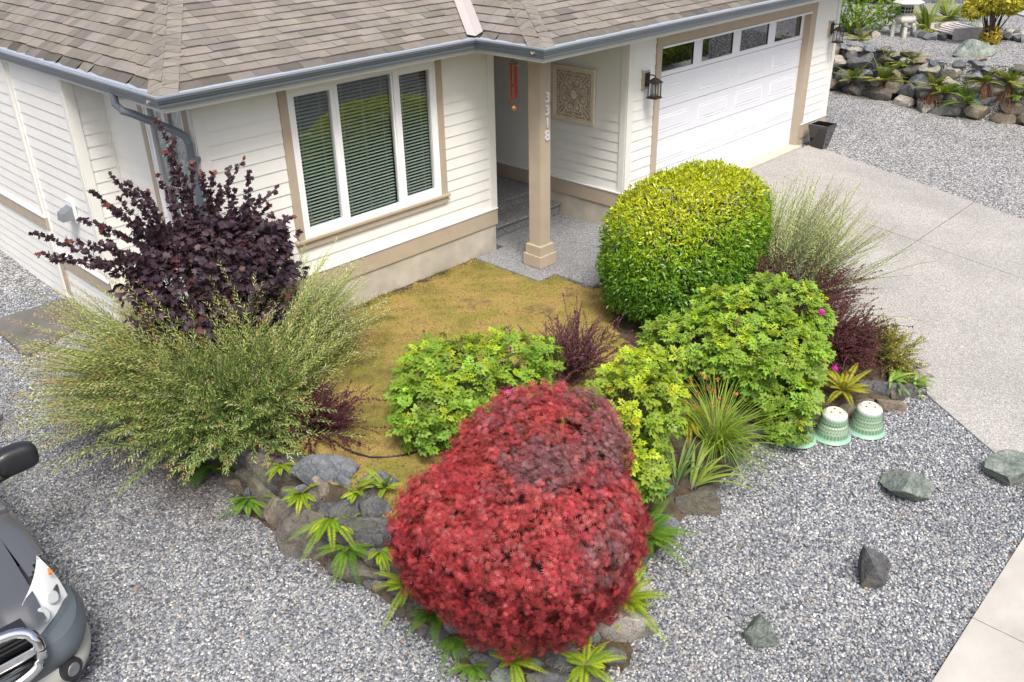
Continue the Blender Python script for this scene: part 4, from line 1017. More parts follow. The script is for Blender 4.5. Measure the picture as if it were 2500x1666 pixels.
# --- willows: long thin rods clothed in narrow leaves
def rods(L, mb, base, spread, n, ln, g, elev, azim, col_lo, col_hi, tipc, lsz=(.048, .078), gap=.0165, start=.18, curve=.35, rad=.0028):
    lx = []
    for i in range(n):
        az = azim(g, i); el = elev(g, i); l = ln(g, az, el)
        b = np.array(base)+np.array([g.normal(0, spread[0]), g.normal(0, spread[1]), 0]); b[2] = base[2]
        h = vec(math.cos(az), math.sin(az), 0); d = h*math.cos(el)+UP*math.sin(el)
        m = int(10); ts = np.linspace(0, 1, m)
        cu = curve*g.uniform(.5, 1.4)
        P_ = [b+d*l*t+(h*.25*cu*l*t*t*math.sin(el))-UP*(.35*cu*l*t*t*math.cos(el)*1.3)+g.normal(0, .006, 3) for t in ts]
        P_ = np.array(P_); gz = terrain(P_[:, 0], P_[:, 1])+.03; P_[:, 2] = np.maximum(P_[:, 2], gz)
        mb.tube(P_, list(np.linspace(rad*1.6, rad*.4, m)), 4, caps=False)
        k = int(l*(1-start)/gap); t = np.linspace(start, 1, k)+g.uniform(0, gap)
        t = np.clip(t, 0, 1); idx = np.minimum((t*(m-1)).astype(int), m-2); fr = (t*(m-1)-idx)[:, None]
        Q = P_[idx]*(1-fr)+P_[idx+1]*fr; ax = unit(P_[idx+1]-P_[idx])
        a = np.arange(k)*2.4+g.uniform(0, 6); u = unit(np.cross(ax, UP+.01)); v = np.cross(ax, u)
        D = unit(ax*1.05+(u*np.cos(a)[:, None]+v*np.sin(a)[:, None])*.8+g.normal(0, .12, (k, 3)))
        sz = g.uniform(*lsz, k)*(1.1-.45*t**3)
        tone = g.uniform(.75, 1.2); c = (np.array(col_lo)*(1-t[:, None])+np.array(col_hi)*t[:, None])*tone*g.uniform(.8, 1.2, (k, 1))
        tc = tipc[g.integers(len(tipc))]
        if tc is not None: w_ = sst((t-.82)*7)[:, None]; c = c*(1-w_*.7)+np.array(tc)*w_*.7
        L.add(Q, D, unit(np.cross(u, ax)+UP*.5+g.normal(0, .2, (k, 3))), sz, c)
def willow():
    g = np.random.default_rng(41); base = (-12.25, -.05, -.2)
    r_ = empty('willow_shrub', base, 'huge spreading willow shrub with long arching rods of narrow grey green leaves on the left', 'willow')
    L = Leaves('narrow'); mb = MB()
    orange = [None, None, (.74, .70, .48), (.70, .68, .40), (.55, .24, .08), (.66, .36, .22), (.42, .42, .1)]
    az0 = lambda g, i: g.uniform(0, 2*PI)
    def el0(g, i): return math.radians(np.clip(g.normal(42, 21), 2, 86))
    def ln0(g, az, el):
        # reaches far to the left (+Y,-X) and right (+X), short towards the wall
        a = math.degrees(az) % 360
        k = 1.25
        if 95 < a < 165: k = 1.95
        elif 165 <= a < 215: k = 1.25
        elif 215 <= a < 330: k = 1.0
        elif a >= 330 or a < 20: k = 1.62
        else: k = 1.2
        return k*g.uniform(.62, 1.0)*(1-.12*math.sin(el))
    rods(L, mb, base, (.28, .36), 800, ln0, g, el0, az0, (.20, .30, .07), (.50, .58, .17), orange)
    # left fan and right fan
    rods(L, mb, (-12.35, .3, -.2), (.15, .25), 340, lambda g, a, e: g.uniform(1.1, 2.1), g, lambda g, i: math.radians(g.uniform(4, 48)), lambda g, i: math.radians(g.normal(140, 26)), (.20, .30, .07), (.52, .58, .17), orange)
    rods(L, mb, (-11.95, .05, -.2), (.15, .15), 240, lambda g, a, e: g.uniform(1.2, 1.85), g, lambda g, i: math.radians(g.uniform(14, 52)), lambda g, i: math.radians(g.normal(8, 14)), (.22, .31, .09), (.52, .60, .22), [None, (.6, .6, .35)])
    # dense face towards the camera
    rods(L, mb, (-12.45, -.22, -.1), (.28, .35), 520, lambda g, a, e: g.uniform(.55, 1.05), g, lambda g, i: math.radians(g.uniform(0, 80)), lambda g, i: math.radians(g.normal(222, 48)), (.12, .24, .055), (.36, .48, .13), [None, None, (.5, .45, .3), (.55, .3, .15)], gap=.013, start=.1)
    L.build('foliage', leafmat('willow_leaf', .25, .5, .35), r_); mb.build('stem', M_BARK, r_)
willow()
def willow2():
    g = np.random.default_rng(42); base = (-5.95, -2.9, -.3)
    r_ = empty('willow_shrub', base, 'smaller silvery willow shrub leaning over the driveway beside the hedge', 'willow')
    L = Leaves('narrow'); mb = MB()
    rods(L, mb, base, (.2, .25), 420, lambda g, a, e: g.uniform(1.0, 1.8), g, lambda g, i: math.radians(np.clip(g.normal(48, 14), 15, 80)), lambda g, i: math.radians(g.normal(-10, 32)), (.24, .34, .13), (.62, .68, .30), [None, (.55, .5, .32), (.6, .55, .4)], lsz=(.042, .064), gap=.015, curve=.2)
    rods(L, mb, base, (.15, .15), 110, lambda g, a, e: g.uniform(.5, .9), g, lambda g, i: math.radians(g.uniform(15, 75)), lambda g, i: math.radians(g.uniform(180, 330)), (.16, .26, .19), (.34, .42, .28), [None], gap=.016, curve=.3)
    L.build('foliage', leafmat('willow_leaf', .25, .5, .35), r_); mb.build('stem', M_BARK, r_)
willow2()

# --- barberries: wiry thorny stems with tiny wine coloured leaves
def barberry(label, base, n, ln, seed, el=(20, 80), az=(0, 360), col=(.13, .04, .052), gap=.009, lsz=(.012, .024), side=2, cat='barberry', mat=None, name='barberry_shrub', tip=None, stemmat=None):
    g = np.random.default_rng(seed); r_ = empty(name, base, label, cat, 'wine coloured barberry shrubs' if name == 'barberry_shrub' else None)
    L = Leaves('broad'); mb = MB()
    for i in range(n):
        a = math.radians(g.uniform(*az)); e = math.radians(g.uniform(*el)); l = g.uniform(*ln)
        segs = [(np.array(base)+vec(g.normal(0, .07), g.normal(0, .07), 0), a, e, l)]
        for q in range(side): segs.append((None, a+g.normal(0, .6), e+g.normal(0, .3), l*g.uniform(.3, .6)))
        main = None
        for b, aa, ee, ll in segs:
            if b is None: b = main[g.integers(3, 7)]
            h = vec(math.cos(aa), math.sin(aa), 0); d = h*math.cos(ee)+UP*math.sin(ee); ts = np.linspace(0, 1, 9)[:, None]
            P_ = b+d*ll*ts+h*.18*ll*ts*ts-UP*.15*ll*ts*ts+np.cumsum(g.normal(0, .004, (9, 3)), 0)
            if main is None: main = P_
            mb.tube(P_, list(np.linspace(.0032, .001, 9)), 4, caps=False)
            k = int(ll*.85/gap)*2; t = g.uniform(.15, 1, k); idx = np.minimum((t*8).astype(int), 7); fr = (t*8-idx)[:, None]
            Q = P_[idx]*(1-fr)+P_[idx+1]*fr; D = unit(rdir(k, g)+unit(P_[idx+1]-P_[idx])*.5+UP*.3)
            c = colr(col, k, .25, g, .08)
            if tip is not None: w_ = (sst(t*1.4-.4)*(g.random(k) < .8))[:, None]; c = c*(1-w_)+colr(tip, k, .2, g)*w_
            L.add(Q, D, unit(UP+rdir(k, g)*.7), g.uniform(*lsz, k), c)
    L.build('foliage', mat or M_LEAFM, r_); mb.build('stem', stemmat or M_PSTEM, r_)
    return r_
barberry('dark wine barberry half hidden under the big willow by the rock wall', (-11.95, -1.05, -.27), 95, (.3, .6), 51, (5, 75), (0, 360), col=(.10, .028, .04), side=3)
barberry('wiry mauve barberry standing alone on the dry lawn left of the hedge', (-9.35, -2.35, -.3), 70, (.45, .85), 52, (38, 88), (0, 360), col=(.17, .068, .082), side=3)
barberry('spiky wine barberry standing behind, next to the silvery willow', (-6.15, -3.4, -.35), 130, (.55, .95), 53, (20, 70), (-70, 110), col=(.15, .05, .052), side=3)
barberry('low dense wine barberry mound beside the driveway corner', (-6.6, -4.1, -.42), 260, (.38, .72), 54, (5, 80), (0, 360), col=(.14, .052, .052), side=3, gap=.008)
rs = barberry('low golden green spiraea with small white flowers at the driveway edge', (-6.25, -4.55, -.5), 150, (.25, .52), 55, (5, 80), (-130, 120), col=(.20, .24, .035), side=3, cat='shrub', mat=M_LEAF, name='golden_shrub', tip=(.46, .40, .06), stemmat=M_GSTEM)
g_ = np.random.default_rng(3)
for i in range(26):
    fl_ = Leaves('broad')
    p = np.array((-6.1+g_.normal(0, .2), -4.85+g_.normal(0, .18), 0)); p[2] = terrain(p[0], p[1])+g_.uniform(.12, .38)
    fl_.add(np.repeat(p[None], 5, 0), rdir(5, g_)+UP*.5, rdir(5, g_)+UP, .018, (.8, .8, .76)); fl_.build('flower', M_PET, rs)

# --- ferns
def fern(px, py, size, n, seed, label, tone='green', spread=(0, 360), el=(15, 65), lift=.0, plain=False, loc=None, name='fern', grp='sword ferns growing from the rock wall', dead=0):
    g = np.random.default_rng(seed); b = np.array(loc) if loc is not None else hit(px, py)
    b = b+vec(0, 0, lift)+(VIEWN*.10 if loc is None else 0)
    if loc is None: size *= 1.3; n += 6
    r_ = empty(name, b, label, 'fern', grp)
    L = Leaves('narrow' if not plain else 'oval'); mb = MB(); leafs = Leaves('oval')
    tones = {'green': ((.075, .19, .02), (.17, .32, .025)), 'lime': ((.20, .36, .02), (.44, .54, .02)), 'yellow': ((.36, .38, .02), (.48, .45, .03)), 'dark': ((.045, .115, .02), (.09, .19, .03)), 'olive': ((.16, .26, .035), (.40, .42, .06))}
    lo, hi = tones[tone]
    for i in range(n):
        az = math.radians(spread[0]+(spread[1]-spread[0])*(i+g.uniform(-.3, .3)+.5)/n); e = math.radians(g.uniform(*el)); l = size*g.uniform(.45, 1.2)
        h = vec(math.cos(az), math.sin(az), 0); d = h*math.cos(e)+UP*math.sin(e); ts = np.linspace(0, 1, 14)[:, None]
        P_ = b+d*l*ts+h*.15*l*ts*ts-UP*.42*l*ts**2.2*math.cos(e)
        gz = terrain(P_[:, 0], P_[:, 1])+.015; P_[:, 2] = np.where(P_[:, 2] < gz, gz, P_[:, 2])
        mb.tube(P_, list(np.linspace(.0035, .001, 14)), 4, caps=False)
        k = 36; t = np.repeat(np.linspace(.1, .99, k), 2); idx = np.minimum((t*13).astype(int), 12); fr = (t*13-idx)[:, None]
        Q = P_[idx]*(1-fr)+P_[idx+1]*fr; ax = unit(P_[idx+1]-P_[idx]); sd = np.where(np.arange(2*k) % 2 == 0, 1, -1)[:, None]
        nn = unit(np.cross(np.cross(ax, UP), ax)); u = np.cross(ax, nn)
        D = unit(u*sd+ax*.35-nn*.12+g.normal(0, .04, (2*k, 3))); w_ = np.sin(PI*np.clip(t, 0, 1)**.75)**.6
        mixv = g.uniform(0, 1); c = (np.array(lo)*(1-mixv)+np.array(hi)*mixv)*g.uniform(.9, 1.1, (2*k, 1))*(1+.15*t[:, None])
        L.add(Q, D, nn, size*.115*w_*g.uniform(.92, 1.05, 2*k)+.006, c)
    if dead:
        for i in range(dead):
            az = g.uniform(0, 2*PI); h = vec(math.cos(az), math.sin(az), 0)
            if h@vec(-1, -.5, 0) < 0: h = -h
            l = size*g.uniform(.5, .9); ts = np.linspace(0, 1, 8)[:, None]
            P_ = b+h*l*.45*ts-UP*l*.75*ts**1.5+g.normal(0, .02, 3)*ts
            mb.tube(P_, .006, 4, caps=False)
            leafs.add(P_[2:], unit(h*.2-UP+rdir(6, g)*.3), unit(h+rdir(6, g)*.4), size*.14, colr((.20, .085, .04), 6, .2, g))
    L.V[:, 0] *= 1.1
    L.build('frond', M_LEAF if tone != 'dark' else M_LEAF, r_); mb.build('stem', M_GSTEM if not dead else pbr('dead_stem', (.19, .09, .05), .9), r_)
    if dead: leafs.build('dead_frond', M_LEAFM, r_)
    return r_
FW = (150, 330)
for i, (px, py, s_, n, tone, sp, e, lab) in enumerate([
    (500, 1075, .38, 10, 'dark', (130, 330), (0, 50), 'large dark green fern hanging under the willow at the left end of the rock wall'),
    (578, 1150, .26, 8, 'green', (150, 340), (-10, 50), 'small green fern at the gravel foot of the wall, below the willow'),
    (655, 1075, .16, 5, 'lime', (170, 300), (0, 50), 'tiny lime fern on the dark boulder near the top left of the wall'),
    (702, 1140, .24, 8, 'lime', (150, 350), (-10, 60), 'upper lime fern in the middle of the left rock wall face'),
    (768, 1195, .30, 9, 'lime', (140, 330), (-10, 50), 'broad lime fern drooping over the big brown slab of the wall'),
    (805, 1262, .26, 7, 'green', (160, 330), (-5, 50), 'mid green fern low on the wall above the round brown boulder'),
    (828, 1135, .20, 6, 'lime', (150, 360), (10, 70), 'yellow green fern at the top of the wall left of the maple'),
    (892, 1125, .20, 5, 'lime', (90, 330), (10, 70), 'small yellow green fern touching the left edge of the maple'),
    (880, 1270, .22, 6, 'lime', (190, 350), (-20, 50), 'thin lime fern hanging between boulders just left of the maple'),
    (945, 1345, .27, 9, 'lime', (120, 330), (0, 60), 'bright fern under the lower left flank of the maple'),
    (1000, 1410, .25, 7, 'green', (140, 320), (0, 55), 'green fern over the brown block below left of the maple'),
    (1045, 1465, .22, 6, 'green', (180, 300), (-20, 40), 'dark green fern with hanging fronds at the bottom left of the maple'),
    (1090, 1530, .18, 5, 'green', (150, 300), (0, 50), 'small fern on the front rocks left of the orange twig'),
    (1180, 1520, .24, 9, 'lime', (0, 360), (10, 60), 'round bright green fern at the bottom centre below the maple'),
    (1345, 1530, .27, 8, 'lime', (0, 360), (15, 70), 'yellow green fern at the bottom right between pale boulders'),
    (1430, 1385, .33, 13, 'lime', (-160, 60), (5, 60), 'wide yellow green fern spreading onto the gravel right of the maple'),
    (1480, 1235, .36, 13, 'green', (-150, 30), (5, 55), 'dark green feathery fern right of the maple below the flat stone'),
    (1535, 905, .34, 9, 'yellow', (0, 360), (35, 80), 'upright yellow fern behind the pale rose bush'),
    (1580, 965, .30, 9, 'yellow', (200, 380), (10, 60), 'yellow fern among the orange flowered rushes'),
    (1930, 905, .30, 13, 'yellow', (0, 360), (15, 75), 'golden yellow fern just behind the upturned green pots')]):
    fern(px, py, s_, n, 600+i, lab, tone, sp, e, lift=.03)

# --- strap leaved clumps: iris, rush, hart's tongue, bluish hosta leaves
def straps(name, label, cat, base, n, ln, wd, seed, c0, c1, el=(45, 85), az=(0, 360), bend=.3, droop=.2, grp=None, mat=None, nseg=8, basec=None):
    g = np.random.default_rng(seed); r_ = empty(name, base, label, cat, grp); V = []; F = []; C = []
    for i in range(n):
        a = math.radians(g.uniform(*az)); e = math.radians(g.uniform(*el)); l = g.uniform(*ln); w_ = wd*g.uniform(.75, 1.2)
        h = vec(math.cos(a), math.sin(a), 0); d = h*math.cos(e)+UP*math.sin(e); sdv = unit(np.cross(h, UP)+g.normal(0, .3, 3)); b = np.array(base)+vec(g.normal(0, .025), g.normal(0, .025), 0)
        mix = g.uniform(0, 1); bb = bend*g.uniform(.3, 1.5); dd = droop*g.uniform(.2, 1.6)
        for k in range(nseg+1):
            t = k/nseg; p = b+d*l*t+h*bb*l*t*t-UP*dd*l*t**3; ww = w_*min(1, .65+t)*(1-t**3)**.8*.5+.0006
            n_ = unit(np.cross(sdv, d)); c = np.array(c0)*(1-mix)+np.array(c1)*mix
            if basec is not None: c = c*min(1, t*5)+np.array(basec)*(1-min(1, t*5))
            for q in (-1, 0, 1): V.append(p+sdv*ww*q+n_*(ww*.25 if q == 0 else 0)); C.append(c*(1.12 if q == 0 else .95))
            if k:
                m = len(V)-6
                for q in (0, 1): F.append((m+q, m+q+1, m+q+4, m+q+3))
    np_mesh('leaf_blades', np.array(V), np.array(F), mat or M_LEAF, r_, np.clip(np.array(C), .003, 1)); return r_
p1 = hit(1555, 1110); p2 = hit(1592, 1118)
straps('iris_clump', 'fan of upright blue green iris blades left of its twin by the flat stones', 'iris', tuple(p1+vec(0, 0, -.01)), 15, (.34, .58), .036, 71, (.13, .24, .07), (.26, .36, .10), (50, 88), (-60, 150), .25, .28, 'iris clumps near the flat edging stones', basec=(.16, .13, .2))
straps('iris_clump', 'iris fan leaning right over the edging stones with a yellowed leaf', 'iris', tuple(p2+vec(0, 0, -.01)), 17, (.36, .62), .036, 72, (.22, .36, .06), (.36, .45, .09), (38, 78), (-75, 45), .4, .42, 'iris clumps near the flat edging stones', basec=(.16, .13, .2))
p3 = hit(1640, 1035)
rush = straps('rush_clump', 'dense clump of thin green grassy leaves with orange flower heads', 'rush', tuple(p3), 340, (.4, .95), .0065, 73, (.15, .32, .035), (.40, .50, .06), (48, 88), (-170, 110), .5, .42, nseg=8)
straps('iris_clump', 'broad green iris leaves drooping over the gravel beside the orange flowered rushes', 'iris', tuple(hit(1665, 1040)), 18, (.35, .6), .032, 74, (.11, .22, .06), (.22, .32, .09), (20, 65), (-120, 30), .35, .45, 'iris clumps near the flat edging stones')
g_ = np.random.default_rng(75); st_m = MB(); fo = Leaves('narrow')
for (px, py) in ((1588, 873), (1603, 905), (1622, 868), (1652, 918), (1668, 935), (1690, 905), (1612, 860), (1640, 930), (1735, 958), (1655, 985), (1642, 1003), (1680, 970), (1595, 935), (1665, 1000), (1707, 912), (1628, 892), (1575, 925), (1640, 900), (1650, 872)):
    tip = ony(px, py, p3[1]+g_.uniform(-.1, .12)); b = p3+vec(g_.normal(0, .04), g_.normal(0, .04), 0); m = (b+tip)/2+UP*.1
    st_m.tube([(1-t)**2*b+2*t*(1-t)*m+t*t*tip for t in np.linspace(0, 1, 7)], .0022, 4, caps=False)
    fo = Leaves('narrow'); fo.V[:, 0] *= 1.6; fo.add(np.repeat(tip[None], 18, 0), rdir(18, g_), rdir(18, g_), .034, colr((.56, .25, .07), 18, .2, g_)); fo.build('flower_head', M_PET, rush)
st_m.build('flower_stalk', M_GSTEM, rush)
straps('hosta', 'small plant with round blue green leaves beside the right edge of the maple', 'hosta', tuple(hit(1508, 1140)), 8, (.11, .2), .085, 76, (.10, .20, .13), (.14, .26, .15), (20, 60), (-80, 100), .2, .3)
straps('hart_tongue_fern', 'glossy strap leaved fern on the small rocks near the driveway corner', 'fern', tuple(hit(2045, 885)+vec(0, 0, .03)), 16, (.16, .30), .045, 77, (.14, .28, .03), (.24, .38, .05), (15, 70), (-180, 60), .3, .4, mat=M_LEAFG)
straps('hart_tongue_fern', 'glossy strap leaved fern at the very corner where gravel meets driveway', 'fern', tuple(hit(2095, 895)+vec(0, 0, .04)), 18, (.16, .28), .042, 78, (.16, .30, .04), (.26, .38, .06), (10, 60), (-160, 20), .3, .4, mat=M_LEAFG)
# lavender coloured flower spikes at the foot of the hedge
g_ = np.random.default_rng(79); lv = hit(1520, 800); lav = empty('lavender_clump', lv, 'patch of small pale blue flower spikes at the foot of the hedge', 'flowers')
m_ = MB(); fo = Leaves('broad')
for i in range(26):
    px, py = 1478+g_.uniform(0, 110), 745+g_.uniform(0, 75); tip = ony(px, py, lv[1]+g_.uniform(-.1, .15)); b = np.array([tip[0], tip[1], float(terrain(tip[0], tip[1]))])+vec(g_.normal(0, .03), g_.normal(0, .03), 0)
    tip[2] = min(tip[2], b[2]+.4); m_.tube([b, (b+tip)/2+g_.normal(0, .01, 3), tip], .002, 4, caps=False)
    for q in range(4): fo.add(np.repeat((tip-UP*.012*q)[None], 5, 0), rdir(5, g_)+UP*.4, rdir(5, g_), .014, colr((.33, .33, .62) if i % 6 else (.4, .2, .5), 5, .15, g_))
m_.build('stem', M_GSTEM, lav); fo.build('flower', M_PET, lav)
# lawn turf: short dry blades, moss tufts and weeds
def turf():
    g = np.random.default_rng(81); n = 80000
    X = g.uniform(-12.4, -7.3, n); Y = g.uniform(-3.1, 1.0, n); k = inpoly(X, Y, LAWN) & ~((X > -7.7) & (Y > -.34)); X, Y = X[k], Y[k]; n = len(X)
    Z = bed_z(X, Y)+lumps(X, Y)-.002
    L = Leaves('narrow'); w_ = wob(np.stack([X, Y, 0*X], 1), 3.0, 8)[:, None]
    w2_ = wob(np.stack([X, Y, 0*X], 1), 7.0, 18)[:, None]; base = np.array((.50, .37, .14))*(1-sst(w_*1.2+.2))+np.array((.29, .285, .065))*sst(w_*1.2+.2); w3_ = wob(np.stack([X, Y, 0*X], 1), 4.0, 28)[:, None]; base = base*(1-.62*sst(w2_*1.8-.2)); gm = sst(w3_*2.2-.9)+.6*sst(-.9-Y[:, None]*.5); gm = np.clip(gm, 0, 1)*.75; base = base*(1-gm)+np.array((.22, .25, .045))*gm
    ed = (sst(1.5-edge_d(X, Y)*2.2)*(g.random(n) < .65))[:, None]; base = base*(1-ed)+np.array((.15, .13, .05))*ed
    L.add(np.stack([X, Y, Z], 1), unit(np.stack([g.normal(0, .8, n), g.normal(0, .8, n), np.full(n, .55)], 1)), rdir(n, g), g.uniform(.018, .042, n), base*g.uniform(.4, 1.35, (n, 1)))
    o = L.build('turf', M_LEAFM, None); tag(o, 'short dry brown and yellow grass blades of the little lawn', None, None, 'stuff')
    n = 5200; X = g.uniform(-13, -5.4, n); Y = g.uniform(-5.1, 1.0, n); k = inpoly(X, Y, BASE) & ((edge_d(X, Y) < 1.0) | (g.random(n) < .3)) & (wob(np.stack([X, Y, 0*X], 1), 6, 4) > .12); X, Y = X[k], Y[k]; n = len(X)
    L = Leaves('broad'); Z = terrain(X, Y)
    L.add(np.stack([X, Y, Z], 1), unit(np.stack([g.normal(0, 1, n), g.normal(0, 1, n), np.full(n, .5)], 1)), rdir(n, g)+UP, g.uniform(.012, .03, n), colr((.22, .30, .03), n, .3, g, .1))
    o = L.build('weeds', M_LEAF, None); tag(o, 'tiny green weeds and moss scattered over the bed soil', None, None, 'stuff')
    n = 24000; X = g.uniform(-13.5, -5.4, n); Y = g.uniform(-5.4, 1.0, n); k = (inpoly(X, Y, BASE) & ~inpoly(X, Y, LAWN)) | (inpoly(X, Y, BASE) & (g.random(n) < .35)) | ((X < -12.5) & (pdist(X, Y, BASE) < .45) & (g.random(n) < .5) & (Y > -2.2)) | ((pdist(X, Y, BASE) < .1) & (X < -6.6) & (Y < -2)); X, Y = X[k], Y[k]; n = len(X)
    L = Leaves('lance'); Z = terrain(X, Y)+np.where(inpoly(X, Y, BASE), .006, .014)
    L.add(np.stack([X, Y, Z], 1), unit(np.stack([g.normal(0, 1, n), g.normal(0, 1, n), np.full(n, .12)], 1)), rdir(n, g)*.5+UP, g.uniform(.012, .04, n), np.where(g.random((n, 1)) < .35, (.30, .19, .10), (.13, .07, .04))*g.uniform(.6, 1.3, (n, 1)))
    o = L.build('leaf_litter', M_LEAFM, None); tag(o, 'brown fallen leaf litter and needles over the bed soil', None, None, 'stuff')
turf()
g_ = np.random.default_rng(83); n_ = 420; X_ = g_.uniform(-14.5, -6.5, n_); Y_ = g_.uniform(-6.7, 4, n_); k_ = ~inpoly(X_, Y_, BASE) & (X_ < -6.6) & ((pdist(X_, Y_, BASE) < 1.0) | (g_.random(n_) < .25)) & ((X_ < -12.3) | (Y_ < -4.3)); X_, Y_ = X_[k_], Y_[k_]
L_ = Leaves('oval'); L_.add(np.stack([X_, Y_, ground_z(X_, Y_)+.018], 1), unit(np.stack([g_.normal(0, 1, len(X_)), g_.normal(0, 1, len(X_)), g_.normal(0, .1, len(X_))], 1)), UP+rdir(len(X_), g_)*.3, g_.uniform(.018, .045, len(X_)), np.array([(.38, .15, .05), (.22, .12, .06), (.40, .30, .08), (.26, .30, .06)])[g_.integers(0, 4, len(X_))])
tag(L_.build('fallen_leaves', M_LEAFM, None), 'scattered fallen orange and brown leaves lying on the gravel', None, None, 'stuff')

# ------------------------------------------------------------------ boulders
def ico(sub):
    import bmesh
    bm = bmesh.new(); bmesh.ops.create_icosphere(bm, subdivisions=sub, radius=1); V = np.array([v.co[:] for v in bm.verts]); F = np.array([[v.index for v in f.verts] for f in bm.faces]); bm.free(); return V, F
ICO3, ICO4 = ico(3), ico(4)
ROCKS = [rockmat('rock_dark', (.055, .058, .065), (.17, .17, .17), .5, (.12, .125, .06)), rockmat('rock_brown', (.075, .068, .058), (.21, .19, .16), .5, (.13, .135, .07)),
         rockmat('rock_tan', (.14, .115, .085), (.30, .26, .20), .3, (.2, .19, .11)), rockmat('rock_blue', (.075, .085, .10), (.24, .26, .28), .3, (.14, .14, .1), 5),
         rockmat('rock_green', (.10, .13, .115), (.28, .32, .28), .55, (.36, .38, .33), 7), rockmat('rock_pale', (.22, .20, .17), (.46, .43, .38), .5, (.33, .36, .3), 6)]
def rock(name, c, size, seed, mi, parent=None, yaw=None, cuts=13, hi=False):
    g = np.random.default_rng(seed); V, F = ICO4 if hi else ICO3; V = V.copy()
    for k in range(cuts):
        n_ = unit(g.normal(size=3)); d = g.uniform(.42, .78); h = V@n_-d; m = h > 0; V[m] -= np.outer(h[m]*.97, n_)
    V = V*(1+.05*wob(V, 2.5, seed)[:, None]+.02*wob(V, 8, seed+5)[:, None]+.008*wob(V, 20, seed+6)[:, None])
    V = V/np.abs(V).max(0)*(np.array(size)/2)
    a = g.uniform(0, 6.3) if yaw is None else yaw; ca, sa = math.cos(a), math.sin(a)
    V = np.stack([V[:, 0]*ca-V[:, 1]*sa, V[:, 0]*sa+V[:, 1]*ca, V[:, 2]], 1)+np.array(c)
    o = np_mesh(name, V, F, ROCKS[mi], parent, smooth=True)
    try: o.data.set_sharp_from_angle(angle=math.radians(28))
    except Exception: pass
    return o
VIEWN = unit(vec(-.62, -.5, .6))
wall = empty('boulder_wall', (-12.6, -2, -.9), 'low retaining wall of grey and brown boulders round the lawn bed and its tip', 'rock wall')
def place(px, py, w_, h_, mi, seed, parent, name='boulder', deep=.62, emb=.05, flat=1.0):
    p = hit(px, py); t = np.linalg.norm(p-CAM); sc = t/F_PX*KD
    W_, H_ = w_*sc, h_*sc
    # long side lies along the screen horizontal = direction (rt) in plan
    yaw = math.atan2(rt[1], rt[0]); c = p-VIEWN*min(W_, H_)*emb*2.2
    return rock(name, c, (W_*1.62, max(W_, H_)*deep*1.2, H_*1.66*flat), seed, mi, parent, yaw+random.uniform(-.25, .25))
B = [(564, 1073, 52, 62, 0), (592, 1077, 34, 50, 2), (632, 1101, 88, 80, 1), (680, 1056, 58, 30, 0), (744, 1093, 96, 66, 3), (688, 1081, 46, 38, 1), (612, 1160, 42, 86, 1), (636, 1196, 36, 70, 2), (652, 1153, 36, 32, 1),
     (700, 1185, 95, 100, 1), (732, 1240, 120, 88, 1), (732, 1161, 54, 38, 0), (742, 1129, 38, 46, 2), (804, 1169, 84, 64, 0), (852, 1177, 60, 60, 0), (836, 1221, 96, 60, 0), (878, 1117, 64, 48, 3),
     (808, 1281, 56, 48, 0), (768, 1301, 42, 30, 1), (832, 1322, 96, 62, 1), (864, 1285, 42, 46, 1), (876, 1349, 34, 26, 2), (902, 1313, 46, 48, 0), (948, 1409, 62, 64, 1), (974, 1445, 66, 38, 1), (1006, 1466, 52, 48, 0),
     (548, 1122, 46, 34, 2), (532, 1108, 40, 32, 1), (508, 1062, 44, 34, 0), (470, 1050, 46, 32, 1), (606, 1040, 40, 34, 1), (574, 1030, 36, 30, 1), (640, 1020, 30, 22, 0), (780, 1106, 40, 30, 3), (905, 1240, 50, 50, 0), (925, 1375, 36, 30, 0), (790, 1232, 44, 34, 1), (860, 1245, 40, 34, 0), (670, 1140, 40, 30, 0),
     # tip
     (1111, 1490, 54, 36, 4), (1163, 1502, 74, 30, 3), (1113, 1536, 52, 54, 0), (1227, 1527, 32, 34, 3), (1295, 1524, 64, 50, 0), (1335, 1457, 54, 52, 4), (1434, 1452, 92, 90, 5), (1390, 1514, 58, 34, 0), (1247, 1560, 80, 36, 0), (1460, 1292, 38, 66, 1), (1440, 1330, 50, 44, 5), (1397, 1385, 34, 58, 4), (1470, 1362, 36, 32, 5), (1060, 1500, 40, 34, 4), (1170, 1562, 50, 30, 4), (1345, 1565, 60, 34, 1),
     # right side: flat edging stones
     (1515, 1212, 62, 34, 3), (1590, 1170, 80, 70, 1), (1625, 1125, 46, 44, 1), (1680, 1055, 40, 60, 0), (1722, 1000, 46, 42, 0), (1748, 962, 34, 30, 0)]
for i, (px, py, w_, h_, mi) in enumerate(B): place(px, py, w_, h_, mi, 900+i, wall)
gf = np.random.default_rng(5)
for i in range(38):                       # smaller stones chinked between the big ones
    t_ = i/37; k_ = np.interp(t_, [0, .25, .5, .75, 1], [0, 1, 2, 3, 4]); px = np.interp(k_, [0, 1, 2, 3, 4], [520, 660, 800, 930, 1060])+gf.normal(0, 16); py = np.interp(k_, [0, 1, 2, 3, 4], [1085, 1150, 1225, 1345, 1480])+gf.normal(0, 30)
    place(px, py, gf.uniform(28, 50), gf.uniform(24, 42), int(gf.choice([0, 1, 0, 3])), 1400+i, wall)
B2 = [(2015, 895, 64, 44, 0), (2085, 906, 34, 34, 0), (2042, 934, 44, 24, 2), (2118, 866, 36, 22, 5), (1960, 950, 40, 26, 1), (2060, 912, 30, 26, 1), (1990, 925, 30, 20, 1)]
w2 = empty('boulder_edging', (-6.6, -5.1, -.5), 'short row of dark boulders edging the bed at the driveway corner', 'rock edging')
